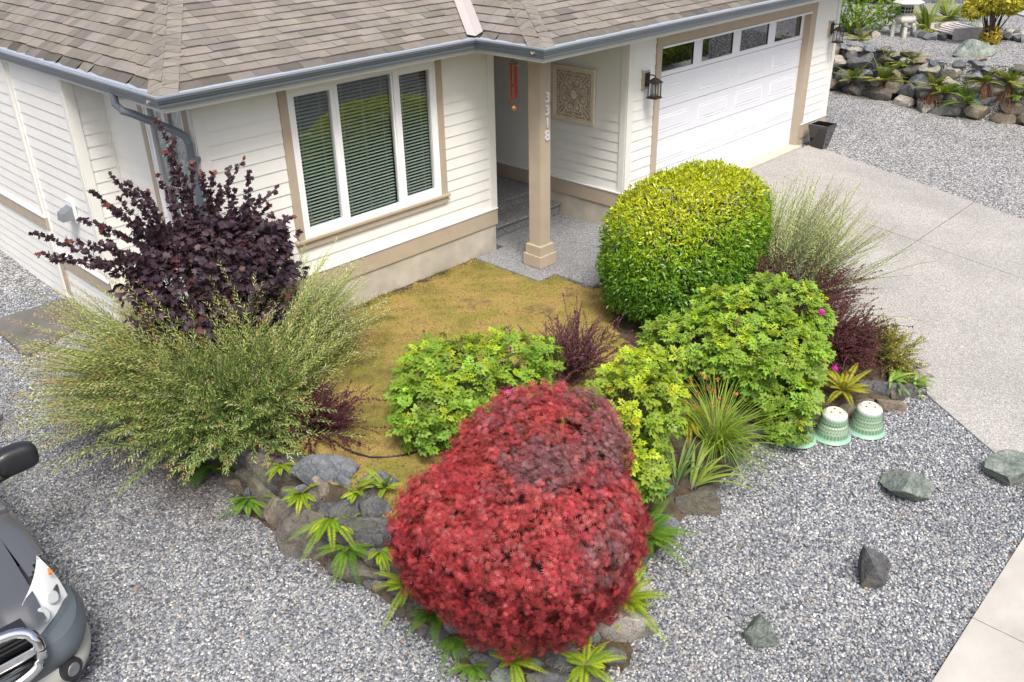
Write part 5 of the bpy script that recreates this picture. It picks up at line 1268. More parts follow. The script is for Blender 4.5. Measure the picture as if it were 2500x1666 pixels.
for i, (px, py, w_, h_, mi) in enumerate(B2): place(px, py, w_, h_, mi, 980+i, w2)
rk = [((2080, 1105), (108, 84), 4, 'large mottled green grey boulder on the gravel right of the green pots', .25, (1.2, .95, .85)), ((2322, 1068), (96, 80), 4, 'green grey boulder at the right edge of the picture near the sidewalk', -.3, (1.15, .9, .9)),
      ((1998, 1300), (84, 100), 0, 'upright dark ridged boulder standing in the middle of the front gravel', .1, (1.0, .75, 1.15)), ((1745, 1425), (66, 124), 4, 'tall narrow greenish boulder on the gravel right of the maple', 1.45, (1.65, 1.0, .62))]
for i, ((px, py), (w_, h_), mi, lab, yw, k3) in enumerate(rk):
    p = hit(px, py+h_*.35); t = np.linalg.norm(p-CAM); sc = t/F_PX*KD
    o = rock('garden_boulder', (0, 0, 0), (w_*sc*k3[0], w_*sc*k3[1]*1.05, h_*sc*.95*k3[2]), (146, 41, 52, 143)[i], mi, None, math.atan2(rt[1], rt[0])+yw, 9, True)
    o.location = (p[0], p[1], p[2]+h_*sc*.95*k3[2]*.28); tag(o, lab, 'boulder', 'boulders set on the front gravel')

# ------------------------------------------------------------------ upturned green glazed pots
def potmat():
    m, t, b, o = nodes_of('celadon_glaze'); a = N(t, 'ShaderNodeAttribute', attribute_name='Col'); t.links.new(a.outputs[0], b.inputs['Base Color'])
    b.inputs['Roughness'].default_value = .22; b.inputs['Coat Weight'].default_value = .4; return m
M_POT = potmat()
def pot(px, py, sc, label, bands):
    p = hit(px, py, ground_z); r_ = empty('upturned_pot', p, label, 'plant pot', 'upturned green glazed pots')
    n = 96; zs = np.linspace(0, 1, 60); V = []; C = []; F = []
    H = .30*sc; R0 = .185*sc
    for i, z in enumerate(zs):
        # profile of an inverted flared pot: wide lip at the ground, two soft bulges, rounded shoulder
        r = R0*(1.0-.30*z-.07*math.sin(z*PI)); r += R0*.10*max(0, 1-z/.10)**2
        for zb in (.34, .60): r += R0*.035*math.exp(-((z-zb-.06)/.05)**2)-R0*.02*math.exp(-((z-zb+.02)/.03)**2)
        if z > .86: r *= math.sqrt(max(0, 1-((z-.86)/.14)**2*.42))
        for k in range(n):
            a = 2*PI*k/n; fl_ = math.cos(a*30)
            rr = r*(1+.014*fl_*(1 if z < .93 else 0)*(1 if z > .12 else 0)); V.append((p[0]+rr*math.cos(a), p[1]+rr*math.sin(a), p[2]+z*H))
            w_ = .5+.5*fl_; base = np.array((.20, .36, .23)); light = np.array((.70, .70, .55)); drk = np.array((.10, .20, .13))
            ring = sum(math.exp(-((z-zb)/.055)**2) for zb in bands); top = sst((z-.72)/.2)
            c = base*(1-.55*w_*(1 if .13 < z < .9 else .1))+0
            c = c*(1-ring*w_)+light*ring*w_; c = c*(1-float(top)*(.45+.55*w_))+np.array((.74, .73, .70))*float(top)*(.45+.55*w_)
            if z < .13: c = np.array((.26, .45, .33))
            C.append(np.clip(c, 0, 1))
    for i in range(len(zs)-1):
        for k in range(n): F.append((i*n+k, i*n+(k+1) % n, (i+1)*n+(k+1) % n, (i+1)*n+k))
    np_mesh('pot_wall', np.array(V), np.array(F), M_POT, r_, np.array(C), smooth=True)
    rt_ = r*1.0; M_BIS = pbr('bisque_clay', (.68, .56, .46), .8, var=.05, vs=20)
    MB().lathe([(rt_*.99, H-.004), (rt_*.93, H+.004), (rt_*.88, H+.0045), (rt_*.86, H+.001), (.02, H+.001), (0, H+.001)], p, 48).build('base', M_BIS, r_)
    for q in range(3):
        a = q*2*PI/3+.6; MB().lathe([(0, H+.0028), (.011, H+.0028), (.012, H+.0005)], (p[0]+rt_*.52*math.cos(a), p[1]+rt_*.52*math.sin(a), p[2]), 12).build('drain_hole', M_BLACK, r_)
pot(1989, 987, 1.0, 'rightmost upturned green ribbed pot with white shoulder, fully in view', (.34, .60))
pot(1910, 1000, 1.0, 'middle upturned green ribbed pot touched by a rose twig on its left', (.36, .56))
pot(1832, 1008, .95, 'leftmost upturned pot, bluish green and mostly hidden under the rose bush', (.36, .56))

# irrigation hose, twig, timber post
hp = [hit(x, y)+vec(0, 0, .025) for x, y in ((745, 1010), (770, 1020), (790, 1035), (815, 1045), (850, 1055), (890, 1056), (930, 1050), (970, 1040))]
tag(MB().tube(hp, .009, 8, True).build('irrigation_hose', M_BLACK, None, smooth=True), 'thin black irrigation hose curving over the lawn edge behind the boulder wall', 'hose')
tp = hit(1088, 1560); tag(MB().tube([tp+vec(0, 0, -.02), tp+vec(.01, 0, .06), tp+vec(-.02, .01, .13), tp+vec(-.03, .03, .17)], [.007, .006, .004, .003], 6).tube([tp+vec(.0, 0, .08), tp+vec(.04, .01, .13)], [.004, .002], 5).build('broken_twig', pbr('orange_twig', (.45, .14, .04), .8), None), 'orange brown broken twig sticking up among the lowest front rocks', 'twig')
bp = hit(-18, 990, ground_z)
M_TIM = pbr('brown_timber', (.14, .065, .035), .75, var=.2, vs=15, bmp=.2)
fp = empty('timber_post', bp, 'brown square timber post at the left edge above the truck mirror', 'post')
MB().box((bp[0]-.06, bp[1]-.06, bp[2]-.05), (bp[0]+.06, bp[1]+.06, bp[2]+.42)).build('post', M_TIM, fp, bevel=.004)
MB().box((bp[0]-.07, bp[1]-.07, bp[2]+.42), (bp[0]+.07, bp[1]+.07, bp[2]+.45)).build('post_cap', M_TIM, fp, bevel=.004)
# straw left under the maple
g_ = np.random.default_rng(91); sp_ = hit(1300, 1480); m_ = MB()
for i in range(220):
    q = sp_+vec(g_.normal(0, .13), g_.normal(0, .13), 0); q[2] = float(terrain(q[0], q[1]))+g_.uniform(.005, .03); a = g_.normal(.6, .7); l = g_.uniform(.04, .16)
    m_.tube([q, q+vec(math.cos(a)*l, math.sin(a)*l, g_.uniform(-.01, .02))], .0016, 3, caps=False)
tag(m_.build('straw', pbr('straw', (.52, .37, .19), .8, var=.2, vs=40), None), 'loose dry straw lying among the front rocks', None, None, 'stuff')

# ------------------------------------------------------------------ neighbour's raised garden behind the driveway
TZ = .95
TW = [(5.75, 9.0), (5.85, 5), (5.95, 2.6), (5.75, .7), (5.0, -.8), (5.25, -1.6), (5.75, -2.4), (6.2, -3.4), (6.6, -6)]
TB = [(4.9, 9.0), (4.85, 5), (4.85, 2.6), (4.95, 1.5), (4.7, .3), (4.6, -.7), (5.2, -1.7), (5.7, -2.5), (5.9, -3.4), (6.2, -6)]
ter = MB(); ter.poly_prism(TW+[(32, -6), (32, 9)], -.8, lambda x, y: TZ+.0*x)
tag(ter.build('terrace', M_GRAVEL), kind='structure')
nw = empty('neighbour_rock_wall', (5.2, 0, 0), 'tall mossy grey boulder retaining wall across the side gravel, right of the garage', 'rock wall')
g_ = np.random.default_rng(101)
def lerp_poly(P, s):
    P = np.array(P); L = np.r_[0, np.cumsum(np.linalg.norm(np.diff(P, axis=0), axis=1))]; s = s*L[-1]; i = min(np.searchsorted(L, s, side='right')-1, len(P)-2); t = (s-L[i])/(L[i+1]-L[i]); return P[i]*(1-t)+P[i+1]*t
cnt = 0
for row, (hz, hh) in enumerate(((.08, .38), (.32, .35), (.54, .32), (.76, .30), (.95, .18))):
    s = .22+g_.uniform(0, .02)
    while s < .86 and cnt < 100:
        wd_ = g_.uniform(.32, .66) if row < 3 else g_.uniform(.3, .55); t_ = (hz/1.0)
        a, b = lerp_poly(TB, s), lerp_poly(TW, s); p = a*(1-t_)+b*t_; gz = float(ground_z(p[0], p[1])); z = gz*(1-t_)+hz*TZ+g_.uniform(-.05, .05)
        a2 = lerp_poly(TB, min(1, s+.02)); yw = math.atan2(a2[1]-a[1], a2[0]-a[0])
        rock('boulder', (p[0]+.12, p[1], z), (wd_*1.16, .5, hh*g_.uniform(1.0, 1.3)), 2000+cnt, [3, 1, 5, 0, 3, 2][g_.integers(6)], nw, yw+g_.uniform(-.12, .12), 10)
        cnt += 1; s += wd_/14.3
TF = lambda x, y: ground_z(x, y)
_terr = terrain
def wallpt(px, py):
    """first hit with the neighbour wall face (sloping between TB and TW) by marching the ray"""
    r = ray(px, py)
    for t in np.arange(12, 40, .03):
        q = CAM+r*t
        if q[0] > 4.4:
            s = np.clip((q[1]-9)/(-15), 0, 1); bx_ = np.interp(-q[1], [-p[1] for p in TB], [p[0] for p in TB]); tx_ = np.interp(-q[1], [-p[1] for p in TW], [p[0] for p in TW])
            if q[0] > bx_+(tx_-bx_)*np.clip(q[2]/TZ, 0, 1) or q[2] < TZ and q[0] > tx_: return q-r*.05
        if q[2] < 0: return q
    return q
terrain = lambda x, y: np.where(np.asarray(x) > 4.3, -.3, _terr(x, y))
for i, (px, py, s_, n, tone, lab) in enumerate([
    (1962, 188, .62, 14, 'olive', 'leftmost big fern on the neighbour wall with a skirt of dead brown fronds'), (2028, 190, .66, 15, 'olive', 'second big fern on the neighbour wall, below the lantern'),
    (2145, 200, .50, 14, 'olive', 'fern in the middle of the neighbour wall above a pale boulder'), (2172, 215, .40, 9, 'lime', 'paler fern low in the middle of the neighbour wall'), (2215, 238, .52, 9, 'green', 'sparse fern with long fronds at the foot of the neighbour wall'),
    (2262, 190, .42, 11, 'olive', 'narrow upright fern right of the middle of the neighbour wall'), (2318, 195, .60, 14, 'olive', 'broad fern near the right end of the neighbour wall'), (2345, 222, .45, 9, 'green', 'dark leafy fern at the far right foot of the neighbour wall'),
    (2035, 138, .30, 8, 'olive', 'small fern at the top of the neighbour wall left of centre'), (2098, 140, .30, 7, 'olive', 'small wispy fern at the top edge of the neighbour wall'), (2072, 150, .32, 8, 'lime', 'small yellow green fern in the top stones of the neighbour wall')]):
    p = wallpt(px, py); fern(0, 0, s_*1.15, n+5, 700+i, lab, tone, (100, 330), (20, 75), loc=p, grp='ferns on the neighbour rock wall', dead=12 if s_ > .38 and tone == 'olive' else 0)

# stone lantern
lx, ly = onz(2074, 84, TZ)[:2]
sl = empty('stone_lantern', (lx, ly, TZ), 'pale concrete garden lantern on arched legs with a wide hexagonal cap', 'stone lantern')
M_CON = pbr('pale_concrete', (.50, .49, .45), .85, var=.12, vs=6, bmp=.25, bs_=60)
K_ = .95
for k in range(4):
    a = k*PI/2+.5; c, s_ = math.cos(a), math.sin(a)
    P_ = [(lx+c*K_*r_, ly+s_*K_*r_, TZ+K_*z) for r_, z in ((.27, 0), (.27, .12), (.245, .24), (.18, .33), (.06, .38))]
    MB().tube(P_, [.06*K_, .055*K_, .055*K_, .06*K_, .06*K_], 8).build('leg', M_CON, sl)
def hexl(prof, name, mat, n=6, z0=0):
    m = MB(); m.lathe([(r_*K_, (z0+z)*K_) for r_, z in prof], (lx, ly, TZ), n); return m.build(name, mat, sl, bevel=.01)
hexl([(0, .36), (.24, .36), (.27, .41), (.27, .46), (.22, .52), (.17, .54), (0, .54)], 'platform', M_CON)
hexl([(0, .54), (.15, .54), (.15, .82), (0, .82)], 'light_box', M_CON)
for k in range(6):
    a = (k+.5)*PI/3; m = MB(); R_ = Matrix.Translation((lx+math.cos(a)*.1335*K_, ly+math.sin(a)*.1335*K_, TZ+.68*K_))@Matrix.Rotation(a, 4, 'Z')
    for u_ in (-.035, .035):
        for z_ in (-.05, .035): m.box((-.004, (u_-.026)*K_, (z_-.03)*K_), (.006, (u_+.026)*K_, (z_+.03)*K_), R_)
    m.build('opening', M_DARK, sl)
hexl([(0, .80), (.40, .83), (.41, .86), (.24, .95), (.09, 1.0), (0, 1.0)], 'cap', M_CON)
hexl([(0, .99), (.07, 1.0), (.09, 1.06), (.05, 1.13), (0, 1.16)], 'finial', M_CON)
# slatted box, boulder, golden shrub
bx, by = onz(2192, 84, TZ)[:2]
cb_ = empty('slatted_box', (bx, by, TZ), 'low weathered box with pale grey sloping slats beside the golden shrub', 'box')
ang = math.radians(-35); Rb = Matrix.Translation((bx, by, TZ))@Matrix.Rotation(ang, 4, 'Z')
M_WTH = pbr('weathered_slat', (.50, .47, .46), .8, var=.15, vs=10); 
MB().box((-.36, -.48, 0), (.36, .48, .10), Rb).build('base', M_BLACK, cb_)
m = MB()
for k in range(6): m.box((-.36+k*.12, -.46, .11+.022*k), (-.36+k*.12+.105, .46, .14+.022*k), Rb)
m.build('slats', M_WTH, cb_)
MB().box((-.38, -.5, .0), (.4, -.465, .27), Rb).box((-.38, .465, .0), (.4, .5, .27), Rb).build('side_rail', M_WTH, cb_)
rp = onz(2236, 128, TZ); o = rock('garden_boulder', (0, 0, 0), (1.15, .6, .5), 61, 4, None, -.5, 10, True); o.location = (rp[0], rp[1], TZ+.12)
tag(o, 'blue green boulder on the neighbour terrace in front of the golden shrub', 'boulder')
rp2 = onz(2246, 133, TZ); o = rock('small_stone', (0, 0, 0), (.4, .22, .14), 62, 2, None, 0, 7); o.location = (rp2[0]-.35, rp2[1]-.2, TZ+.04); tag(o, 'small orange tan stone lying in front of the blue green boulder', 'stone')
def bush(name, label, blobs, base, seed, cnt, kind, sz, cols, mat=M_LEAF, k=3, trunk=None, cat='shrub', zmin=TZ+.02, spread=.02, grp=None, stem_n=40):
    g = np.random.default_rng(seed); r_ = empty(name, base, label, cat, grp); L = Leaves(kind)
    for dep, n_ in (((.88, 1.06), cnt), ((.65, .88), cnt//2)):
        P, Nn, rel = blob_surface(blobs, n_, 2, g, zmin, .15, 3, dep, seed)
        n = len(P); t = np.clip(.5+.6*wob(P, 6, seed+2)+.3*Nn[:, 2], 0, 1)[:, None]; C = np.array(cols[0])*(1-t)+np.array(cols[1])*t
        for j in range(k): L.add(P+rdir(n, g)*spread, unit(Nn*.6+rdir(n, g)+UP*.2), unit(Nn+rdir(n, g)*.6), g.uniform(*sz, n), C*g.uniform(.8, 1.2, (n, 1)))
    L.build('foliage', mat, r_); mb = MB()
    P, Nn, rel = blob_surface(blobs, stem_n, 2, g, zmin, .05, 5, (.6, .9)); stems(mb, base, P, .025, .005, g, .05)
    if trunk: mb.tube(trunk, [.09, .07, .06][:len(trunk)], 8)
    mb.build('trunk' if trunk else 'stem', M_BARK, r_); return r_
gx_, gy_ = onz(2272, 102, TZ)[:2]; gz_ = TZ
bush('golden_shrub', 'small golden leaved shrub pruned like a bonsai on twisted bare stems', [((gx_-.15, gy_+.1, gz_+1.05), (.50, .50, .26)), ((gx_+.3, gy_-.25, gz_+1.0), (.38, .38, .24)), ((gx_-.4, gy_+.35, gz_+.8), (.26, .26, .2)), ((gx_+.15, gy_-.0, gz_+.9), (.5, .5, .2))], (gx_, gy_, gz_), 111, 900, 'oval', (.08, .13), ((.44, .44, .03), (.80, .70, .12)), trunk=[(gx_, gy_, gz_), (gx_+.05, gy_, gz_+.3), (gx_-.1, gy_+.05, gz_+.75)], k=4, stem_n=14)
bush('golden_sprout', 'yellow leafy sprout at the foot of the golden shrub', [((gx_+.02, gy_-.0, gz_+.18), (.2, .2, .22))], (gx_+.05, gy_, gz_), 112, 150, 'oval', (.05, .08), ((.45, .40, .03), (.68, .52, .06)))
ax_, ay_ = onz(1985, 85, TZ)[:2]
bush('azalea_bush', 'bright green azalea bush with a few coral blooms behind the garage corner', [((ax_+.6, ay_+.5, TZ+.75), (.95, .95, .85)), ((ax_, ay_+1.4, TZ+.6), (.8, .9, .7)), ((ax_+.4, ay_+2.4, TZ+.6), (.8, .9, .7))], (ax_+.6, ay_+.5, TZ), 113, 900, 'oval', (.08, .13), ((.10, .25, .02), (.32, .46, .03)), cat='azalea', k=4)
# fern and cycad like clumps behind the lantern
for i, (px, py, s_, n, lab, tn) in enumerate([(2128, 72, 1.05, 26, 'large feathery fern clump between the lantern and the slatted box', 'olive'), (2180, 45, 1.0, 22, 'pale green fern clump behind the slatted box', 'olive'), (2070, 40, .8, 14, 'dark fern behind the stone lantern', 'dark'), (1975, 92, .55, 12, 'small fern at the foot of the azalea bush', 'olive')]):
    p = onz(px, py, TZ+.02); _t2 = terrain; terrain = lambda x, y: np.full(np.shape(x), TZ); fern(0, 0, s_, n, 740+i, lab, tn, (0, 360), (15, 80), loc=p, grp='ferns on the neighbour terrace', dead=10 if i in (0, 3) else 0); terrain = _t2
terrain = _terr
cob = empty('cobble_row', (9, 0, TZ), 'row of rounded grey cobbles behind the lantern and golden shrub', 'cobbles'); g_ = np.random.default_rng(121)
for i, (px, py) in enumerate([(1968, 80), (1985, 84), (2000, 80), (2012, 86), (2108, 84), (2122, 88), (2135, 92), (2150, 90), (2162, 92), (2222, 72), (2234, 76), (2246, 80), (2256, 86), (2236, 66), (2250, 70), (2296, 86), (2306, 88), (2318, 92), (2330, 92), (2342, 96), (2352, 98), (2322, 82), (2336, 84), (2270, 84), (2286, 80), (2300, 78), (2350, 86), (2244, 88), (2228, 86)]):
    p = onz(px, py, TZ); rock('cobble', (p[0], p[1], TZ+.06), (g_.uniform(.25, .42), g_.uniform(.2, .32), .22), 3000+i, [3, 5, 4, 0][g_.integers(4)], cob, None, 4)
# grey pad and dark house base far behind
pa = [tuple(onz(x, y, TZ)[:2]) for x, y in ((2290, 22), (2420, 60), (2500, 20), (2330, -10))]
tag(MB().poly_prism(pa, TZ-.1, TZ+.05).build('neighbour_path', pbr('grey_path', (.36, .37, .38), .9, var=.1, vs=4)), kind='structure')
nb = empty('neighbour_house', (21, 4, TZ), 'grey wall and dark window of the neighbour house at the top right corner', 'house')
q0, q1 = onz(2190, 8, TZ), onz(2420, 12, TZ); dd_ = unit(q1-q0); ang = math.atan2(dd_[1], dd_[0]); Rn = Matrix.Translation((q0[0], q0[1], TZ))@Matrix.Rotation(ang, 4, 'Z'); Ln = float(np.linalg.norm(q1-q0))+2
MB().box((-3, 0, .35), (Ln+3, 4, 3.2), Rn).build('wall', pbr('grey_cladding', (.33, .33, .36), .7, var=.08, vs=3), nb)
MB().box((-3, -.03, 0), (Ln+3, 4, .35), Rn).build('stone_base', ROCKS[3], nb)
MB().box((Ln*.45, -.06, .02), (Ln*.45+2.2, -.031, 1.9), Rn).build('window', pbr('dark_glass', (.02, .03, .04), .1), nb)
MB().add([Rn@Vector(v) for v in ((-3.6, -.6, 3.15), (Ln+3.6, -.6, 3.15), (Ln+3.6, 4.6, 3.15), (-3.6, 4.6, 3.15), (-1, 2, 4.8), (Ln+1, 2, 4.8))], [(0, 3, 2, 1), (0, 1, 5, 4), (1, 2, 5), (2, 3, 4, 5), (3, 0, 4)]).build('roof', pbr('dark_roof', (.08, .08, .09), .9), nb)
for i, (px, py, rr, lab) in enumerate([(2035, 8, .9, 'dark purple shrub behind the lantern'), (2120, 0, 1.2, 'dark green shrub mass behind the fern clumps')]):
    p = onz(px, py, TZ); bush('back_shrub', lab, [((p[0], p[1]+.5, TZ+rr*.6), (rr, rr, rr*.7))], tuple(p), 130+i, 260, 'oval', (.12, .2), (((.05, .02, .03), (.10, .04, .05)) if i == 0 else ((.05, .12, .02), (.14, .24, .03))))
# planting on the far side of the drive and street (seen only in the window reflections)
for i, (x, y, rr, lab) in enumerate([(7.5, -9.6, 1.5, 'juniper mound across the drive, seen in the garage glass'), (10.5, -10.2, 1.8, 'wide juniper mound farther along the drive'), (14.0, -11, 2.0, 'tall conifer shrub beyond the junipers'), (4.2, -9.4, .9, 'low juniper beside the drive mouth')]):
    gz = float(ground_z(x, y)); bush('juniper_mound', lab, [((x, y, gz+rr*.4), (rr, rr*.8, rr*.55))], (x, y, gz), 140+i, 700, 'narrow', (.2, .34), ((.10, .20, .02), (.34, .42, .04)), zmin=gz, spread=.1, grp='juniper mounds across the drive')
    bpy.context.view_layer.update()

# ------------------------------------------------------------------ pickup truck in the lower left corner
def truck():
    g0 = -.92; X0 = -15.60; Y0 = -2.05
    T_ = lambda u, v, z: (X0+.95*u, Y0+.95*v, g0+.95*z)
    r_ = empty('pickup_truck', T_(0, 2.4, 0), 'dark grey pickup truck with chrome crossbar grille parked on the left gravel', 'pickup truck')
    m, t, b, o = nodes_of('graphite_paint'); b.inputs['Base Color'].default_value = (.15, .155, .16, 1); b.inputs['Metallic'].default_value = .5; b.inputs['Roughness'].default_value = .32; b.inputs['Coat Weight'].default_value = 1; b.inputs['Coat Roughness'].default_value = .04; PAINT = m
    GREY = pbr('grey_bumper_plastic', (.085, .105, .118), .45); CH = pbr('chrome', (.75, .76, .78), .12, metal=1); BLK = pbr('black_plastic', (.02, .02, .022), .35); SIL = pbr('silver_lower_bumper', (.42, .42, .38), .4, metal=.2)
    LENS = pbr('lens_clear', (.62, .65, .66), .08, coat=1); GL = pbr('truck_glass', (.015, .018, .02), .04, coat=1)
    def hw(v, z):                       # half width of the nose in plan at height z
        k = np.clip(v/.75, 0, 1); w_ = .60+.33*(1-(1-k)**2.6)
        return w_*(1-.10*sst((z-.75)/.5)) - .02*(z < .35)
    def front(u, z):                    # set-back of the nose from v=0 at half width u
        a = abs(u)/.93; return .75*(1-(1-np.clip((a-.6452)/.3548, 0, 1))**(1/2.6)) if a > .6452 else 0.0
    def hoodz(u, v):                    # crowned bonnet with raised centre
        a = abs(u); z = 1.02+.10*sst(v/1.4)-.10*(a/.93)**2.4+.022*(1-sst((a-.34)/.07))-.12*(1-sst(v/.30))**2
        return z
    # bonnet
    def sheet(name, us, vs_, fz, mat, thick=None):
        V = []; n = len(us)
        for v in vs_:
            for u in us: V.append(T_(*fz(u, v)))
        F = [(j*n+i, j*n+i+1, (j+1)*n+i+1, (j+1)*n+i) for j in range(len(vs_)-1) for i in range(n-1)]
        return np_mesh(name, np.array(V), np.array(F), mat, r_, smooth=True)
    def nose(u, v0): return front(u, 1)+v0
    vs_ = np.r_[np.linspace(0, .35, 10), np.linspace(.42, 1.25, 14)]
    us = np.linspace(-.70, .70, 57)
    sheet('hood', us, vs_, lambda u, v: (u*(.93+.07*min(v, 1)), .06+v+max(0, front(abs(u)*.98, 1))*(1-min(v/1.25, 1))*.9, hoodz(u, v)), PAINT)
    # fenders: from bonnet gap out and down the side
    for s in (1, -1):
        ts = np.linspace(0, 1, 22)
        def fz(t, v, s=s):
            vv = .34+v
            W_ = float(hw(vv, .8))+.0
            a = t*PI/2; zt = hoodz(.72, vv)-.01; z = zt-(zt-.42)*max(0, (t-.3)/.7) if t > .3 else zt-.02*(t/.3)**2
            u = .703+(W_-.703)*(math.sin(min(1, t/.45)*PI/2)); z = zt-.06*(t/.45)**2 if t < .45 else zt-.06-(zt-.06-.40)*((t-.45)/.55)
            # flare over the wheel
            fl_ = .045*math.exp(-((vv-.92)/.42)**2)*sst((t-.4)*3)*(1-sst((t-.9)*10))
            return (s*(u+fl_), vv, z)
        vs2 = np.linspace(0, 1.15, 30)
        V = []; n = len(ts)
        for v in vs2:
            for t in ts: V.append(T_(*fz(t, v)))
        F = []
        for j in range(len(vs2)-1):
            for i in range(n-1):
                p = fz(ts[i], vs2[j]); cz, cv = p[2], p[1]
                if (cv-.95)**2+(cz-.40)**2 < .43**2: continue
                if cv < .34+(abs(p[0])-.56)*1.3 and .72 < cz: continue
                F.append((j*n+i, j*n+i+1, (j+1)*n+i+1, (j+1)*n+i))
        np_mesh('fender', np.array(V), np.array(F), PAINT, r_, smooth=True)
        V3 = np.array(V); V3[:, 2] -= .10; V3[:, 0] -= s*.02; V3 = V3[:13*n]; V3[:, 1] += .03
        F3 = [(j*n+i, j*n+i+1, (j+1)*n+i+1, (j+1)*n+i) for j in range(12) for i in range(n-1)]
        np_mesh('fender_inner', V3, np.array(F3), PAINT, r_, smooth=True)
        # headlight: smooth lens patch wrapping the corner
        V = []; n = 12; m2 = 14
        for j in range(m2+1):
            q = j/m2
            for i in range(n+1):
                p_ = i/n
                u0, v0, z0 = .56+.0*q, .10, .97; 
                lo = vec(.51, .03, .70)*(1-q)+vec(.925, .40, .72)*q; hi_ = vec(.56, .22, .985)*(1-q)+vec(.865, .72, 1.0)*q
                mid_out = vec(.5, -.5, .2)*(.10*math.sin(PI*p_)*(.6)+.10*math.sin(PI*q)*(.75))
                P_ = lo*(1-p_)+hi_*p_+mid_out*.6+vec(.02, -.015, .022); V.append(T_(s*P_[0], P_[1], P_[2]))
        F = [(j*(n+1)+i, j*(n+1)+i+1, (j+1)*(n+1)+i+1, (j+1)*(n+1)+i) for j in range(m2) for i in range(n)]
        hl = np_mesh('headlight', np.array(V), np.array(F), glass_pane('headlight_glass', (.97, .98, .98), .4), r_, smooth=True)
        V2 = np.array(V); V2[:, 1] += .045; V2[:, 0] -= s*.035; V2[:, 2] -= .02
        np_mesh('reflector', V2, np.array(F), pbr('reflector', (.86, .87, .87), .45), hl, smooth=False)
        for (q, p_, rr) in ((.28, .42, .062), (.62, .45, .05)):
            i_ = int(q*m2)*(n+1)+int(p_*n); c = V2[i_]; mb = MB(); d = unit(vec(s*.35, -.8, .45)); mb.tube([c, c+d*.03, c+d*.038], [rr, rr*1.05, rr*.9], 20); mb.build('bulb', pbr('lamp_silver', (.62, .64, .66), .35, metal=.2), hl)
        i_ = int(.82*m2)*(n+1)+int(.75*n); c = V2[i_]+np.array((s*.03, -.035, .03)); mb = MB(); mb.tube([c+vec(0, -.02, -.01), c+vec(s*.010, .035, .0)], [.016, .010], 10); mb.build('turn_signal', pbr('amber', (.8, .22, .03), .3), hl)
    # bumper: band following the nose
    def band(name, z0, z1, off, mat, bulge=.03, u1=.93, n=60, parent=r_, rows=8):
        V = []; F = []
        us = np.linspace(-1, 1, n)
        for j in range(rows+1):
            q = j/rows; z = z0+(z1-z0)*q; o_ = off+bulge*math.sin(PI*q)
            for w_ in us:
                # parametrize around the corner by angle like coordinate
                s = 1 if w_ >= 0 else -1; a = abs(w_)
                if a < .55: u, v = .60*a/.55, .0+.03*(a/.55)**2
                else:
                    k = (a-.55)/.45; ang = k*PI/2; u, v = .60+.33*math.sin(ang)**.9, .03+.56*(1-math.cos(ang))**.95
                nx, ny = (0, -1) if a < .4 else unit(vec(a-.4, -(1.05-a)))[:2]
                V.append(T_(s*(u+nx*o_), v+ny*o_, z))
        F = [(j*n+i, j*n+i+1, (j+1)*n+i+1, (j+1)*n+i) for j in range(rows) for i in range(n-1)]
        return np_mesh(name, np.array(V), np.array(F), mat, parent, smooth=True)
    band('bumper', .44, .70, .035, GREY, .05)
    shelf = []
    for q, (o_, z_) in enumerate(((.035, .70), (-.05, .735), (-.16, .74))): shelf.append(band('bumper_shelf', z_, z_+.0001, o_, GREY, 0, rows=1))
    A_, B_, C_ = [np.array([v.co[:] for v in o.data.vertices])[:60] for o in shelf]
    for o in shelf: bpy.data.objects.remove(o)
    np_mesh('bumper_top', np.concatenate([A_, B_, C_]), np.array([(j*60+i, j*60+i+1, (j+1)*60+i+1, (j+1)*60+i) for j in range(2) for i in range(59)]), GREY, r_, smooth=True)
    band('lower_bumper', .24, .45, .03, SIL, .04)
    band('air_dam', .16, .25, .0, BLK, .01)
    for s in (1, -1):
        c = vec(*T_(s*.66, .015, .37)); d = unit(vec(s*.42, -1, .1)); mb = MB()
        mb.tube([c, c+d*.05, c+d*.055], [.095, .09, .075], 24); f = mb.build('fog_light', BLK, r_); MB().tube([c+d*.05, c+d*.062], [.06, .05], 20).build('lens', pbr('fog_lens', (.12, .13, .14), .1, coat=1), f)
    # grille
    gv = .0
    def ring(rad_u, z0, z1, mat, name, wd_, dep, parent=r_):
        mb = MB(); P_ = []
        for k in range(40):
            a = 2*PI*k/40; c, s_ = math.cos(a), math.sin(a); u = rad_u*np.sign(c)*abs(c)**.45*(1-.12*(s_ < 0)*abs(s_)); z = (z0+z1)/2+(z1-z0)/2*np.sign(s_)*abs(s_)**.55
            P_.append(T_(u, -.11+.14*sst((z-.80)/.3), z))
        mb.tube(P_+[P_[0]], wd_, 8, caps=False); return mb.build(name, mat, parent, smooth=True)
    gr = MB().box(T_(-.48, -.02, .60), T_(.48, .12, .98)).build('grille', BLK, r_)
    ring(.50, .60, 1.0, CH, 'chrome_surround', .043, .05, gr)
    MB().box(T_(-.045, -.105, .62), T_(.045, .0, .97)).box(T_(-.47, -.11, .765), T_(-.0451, -.02, .835)).box(T_(.0451, -.11, .765), T_(.47, -.02, .835)).build('chrome_crossbar', CH, gr, bevel=.012)
    sl_ = MB()
    for k in range(9):
        z = .645+k*.04
        if abs(z-.80) > .045: sl_.box(T_(-.45, -.06, z-.008), T_(-.05, -.02, z+.008)).box(T_(.05, -.06, z-.008), T_(.45, -.02, z+.008))
    sl_.build('slats', BLK, gr)
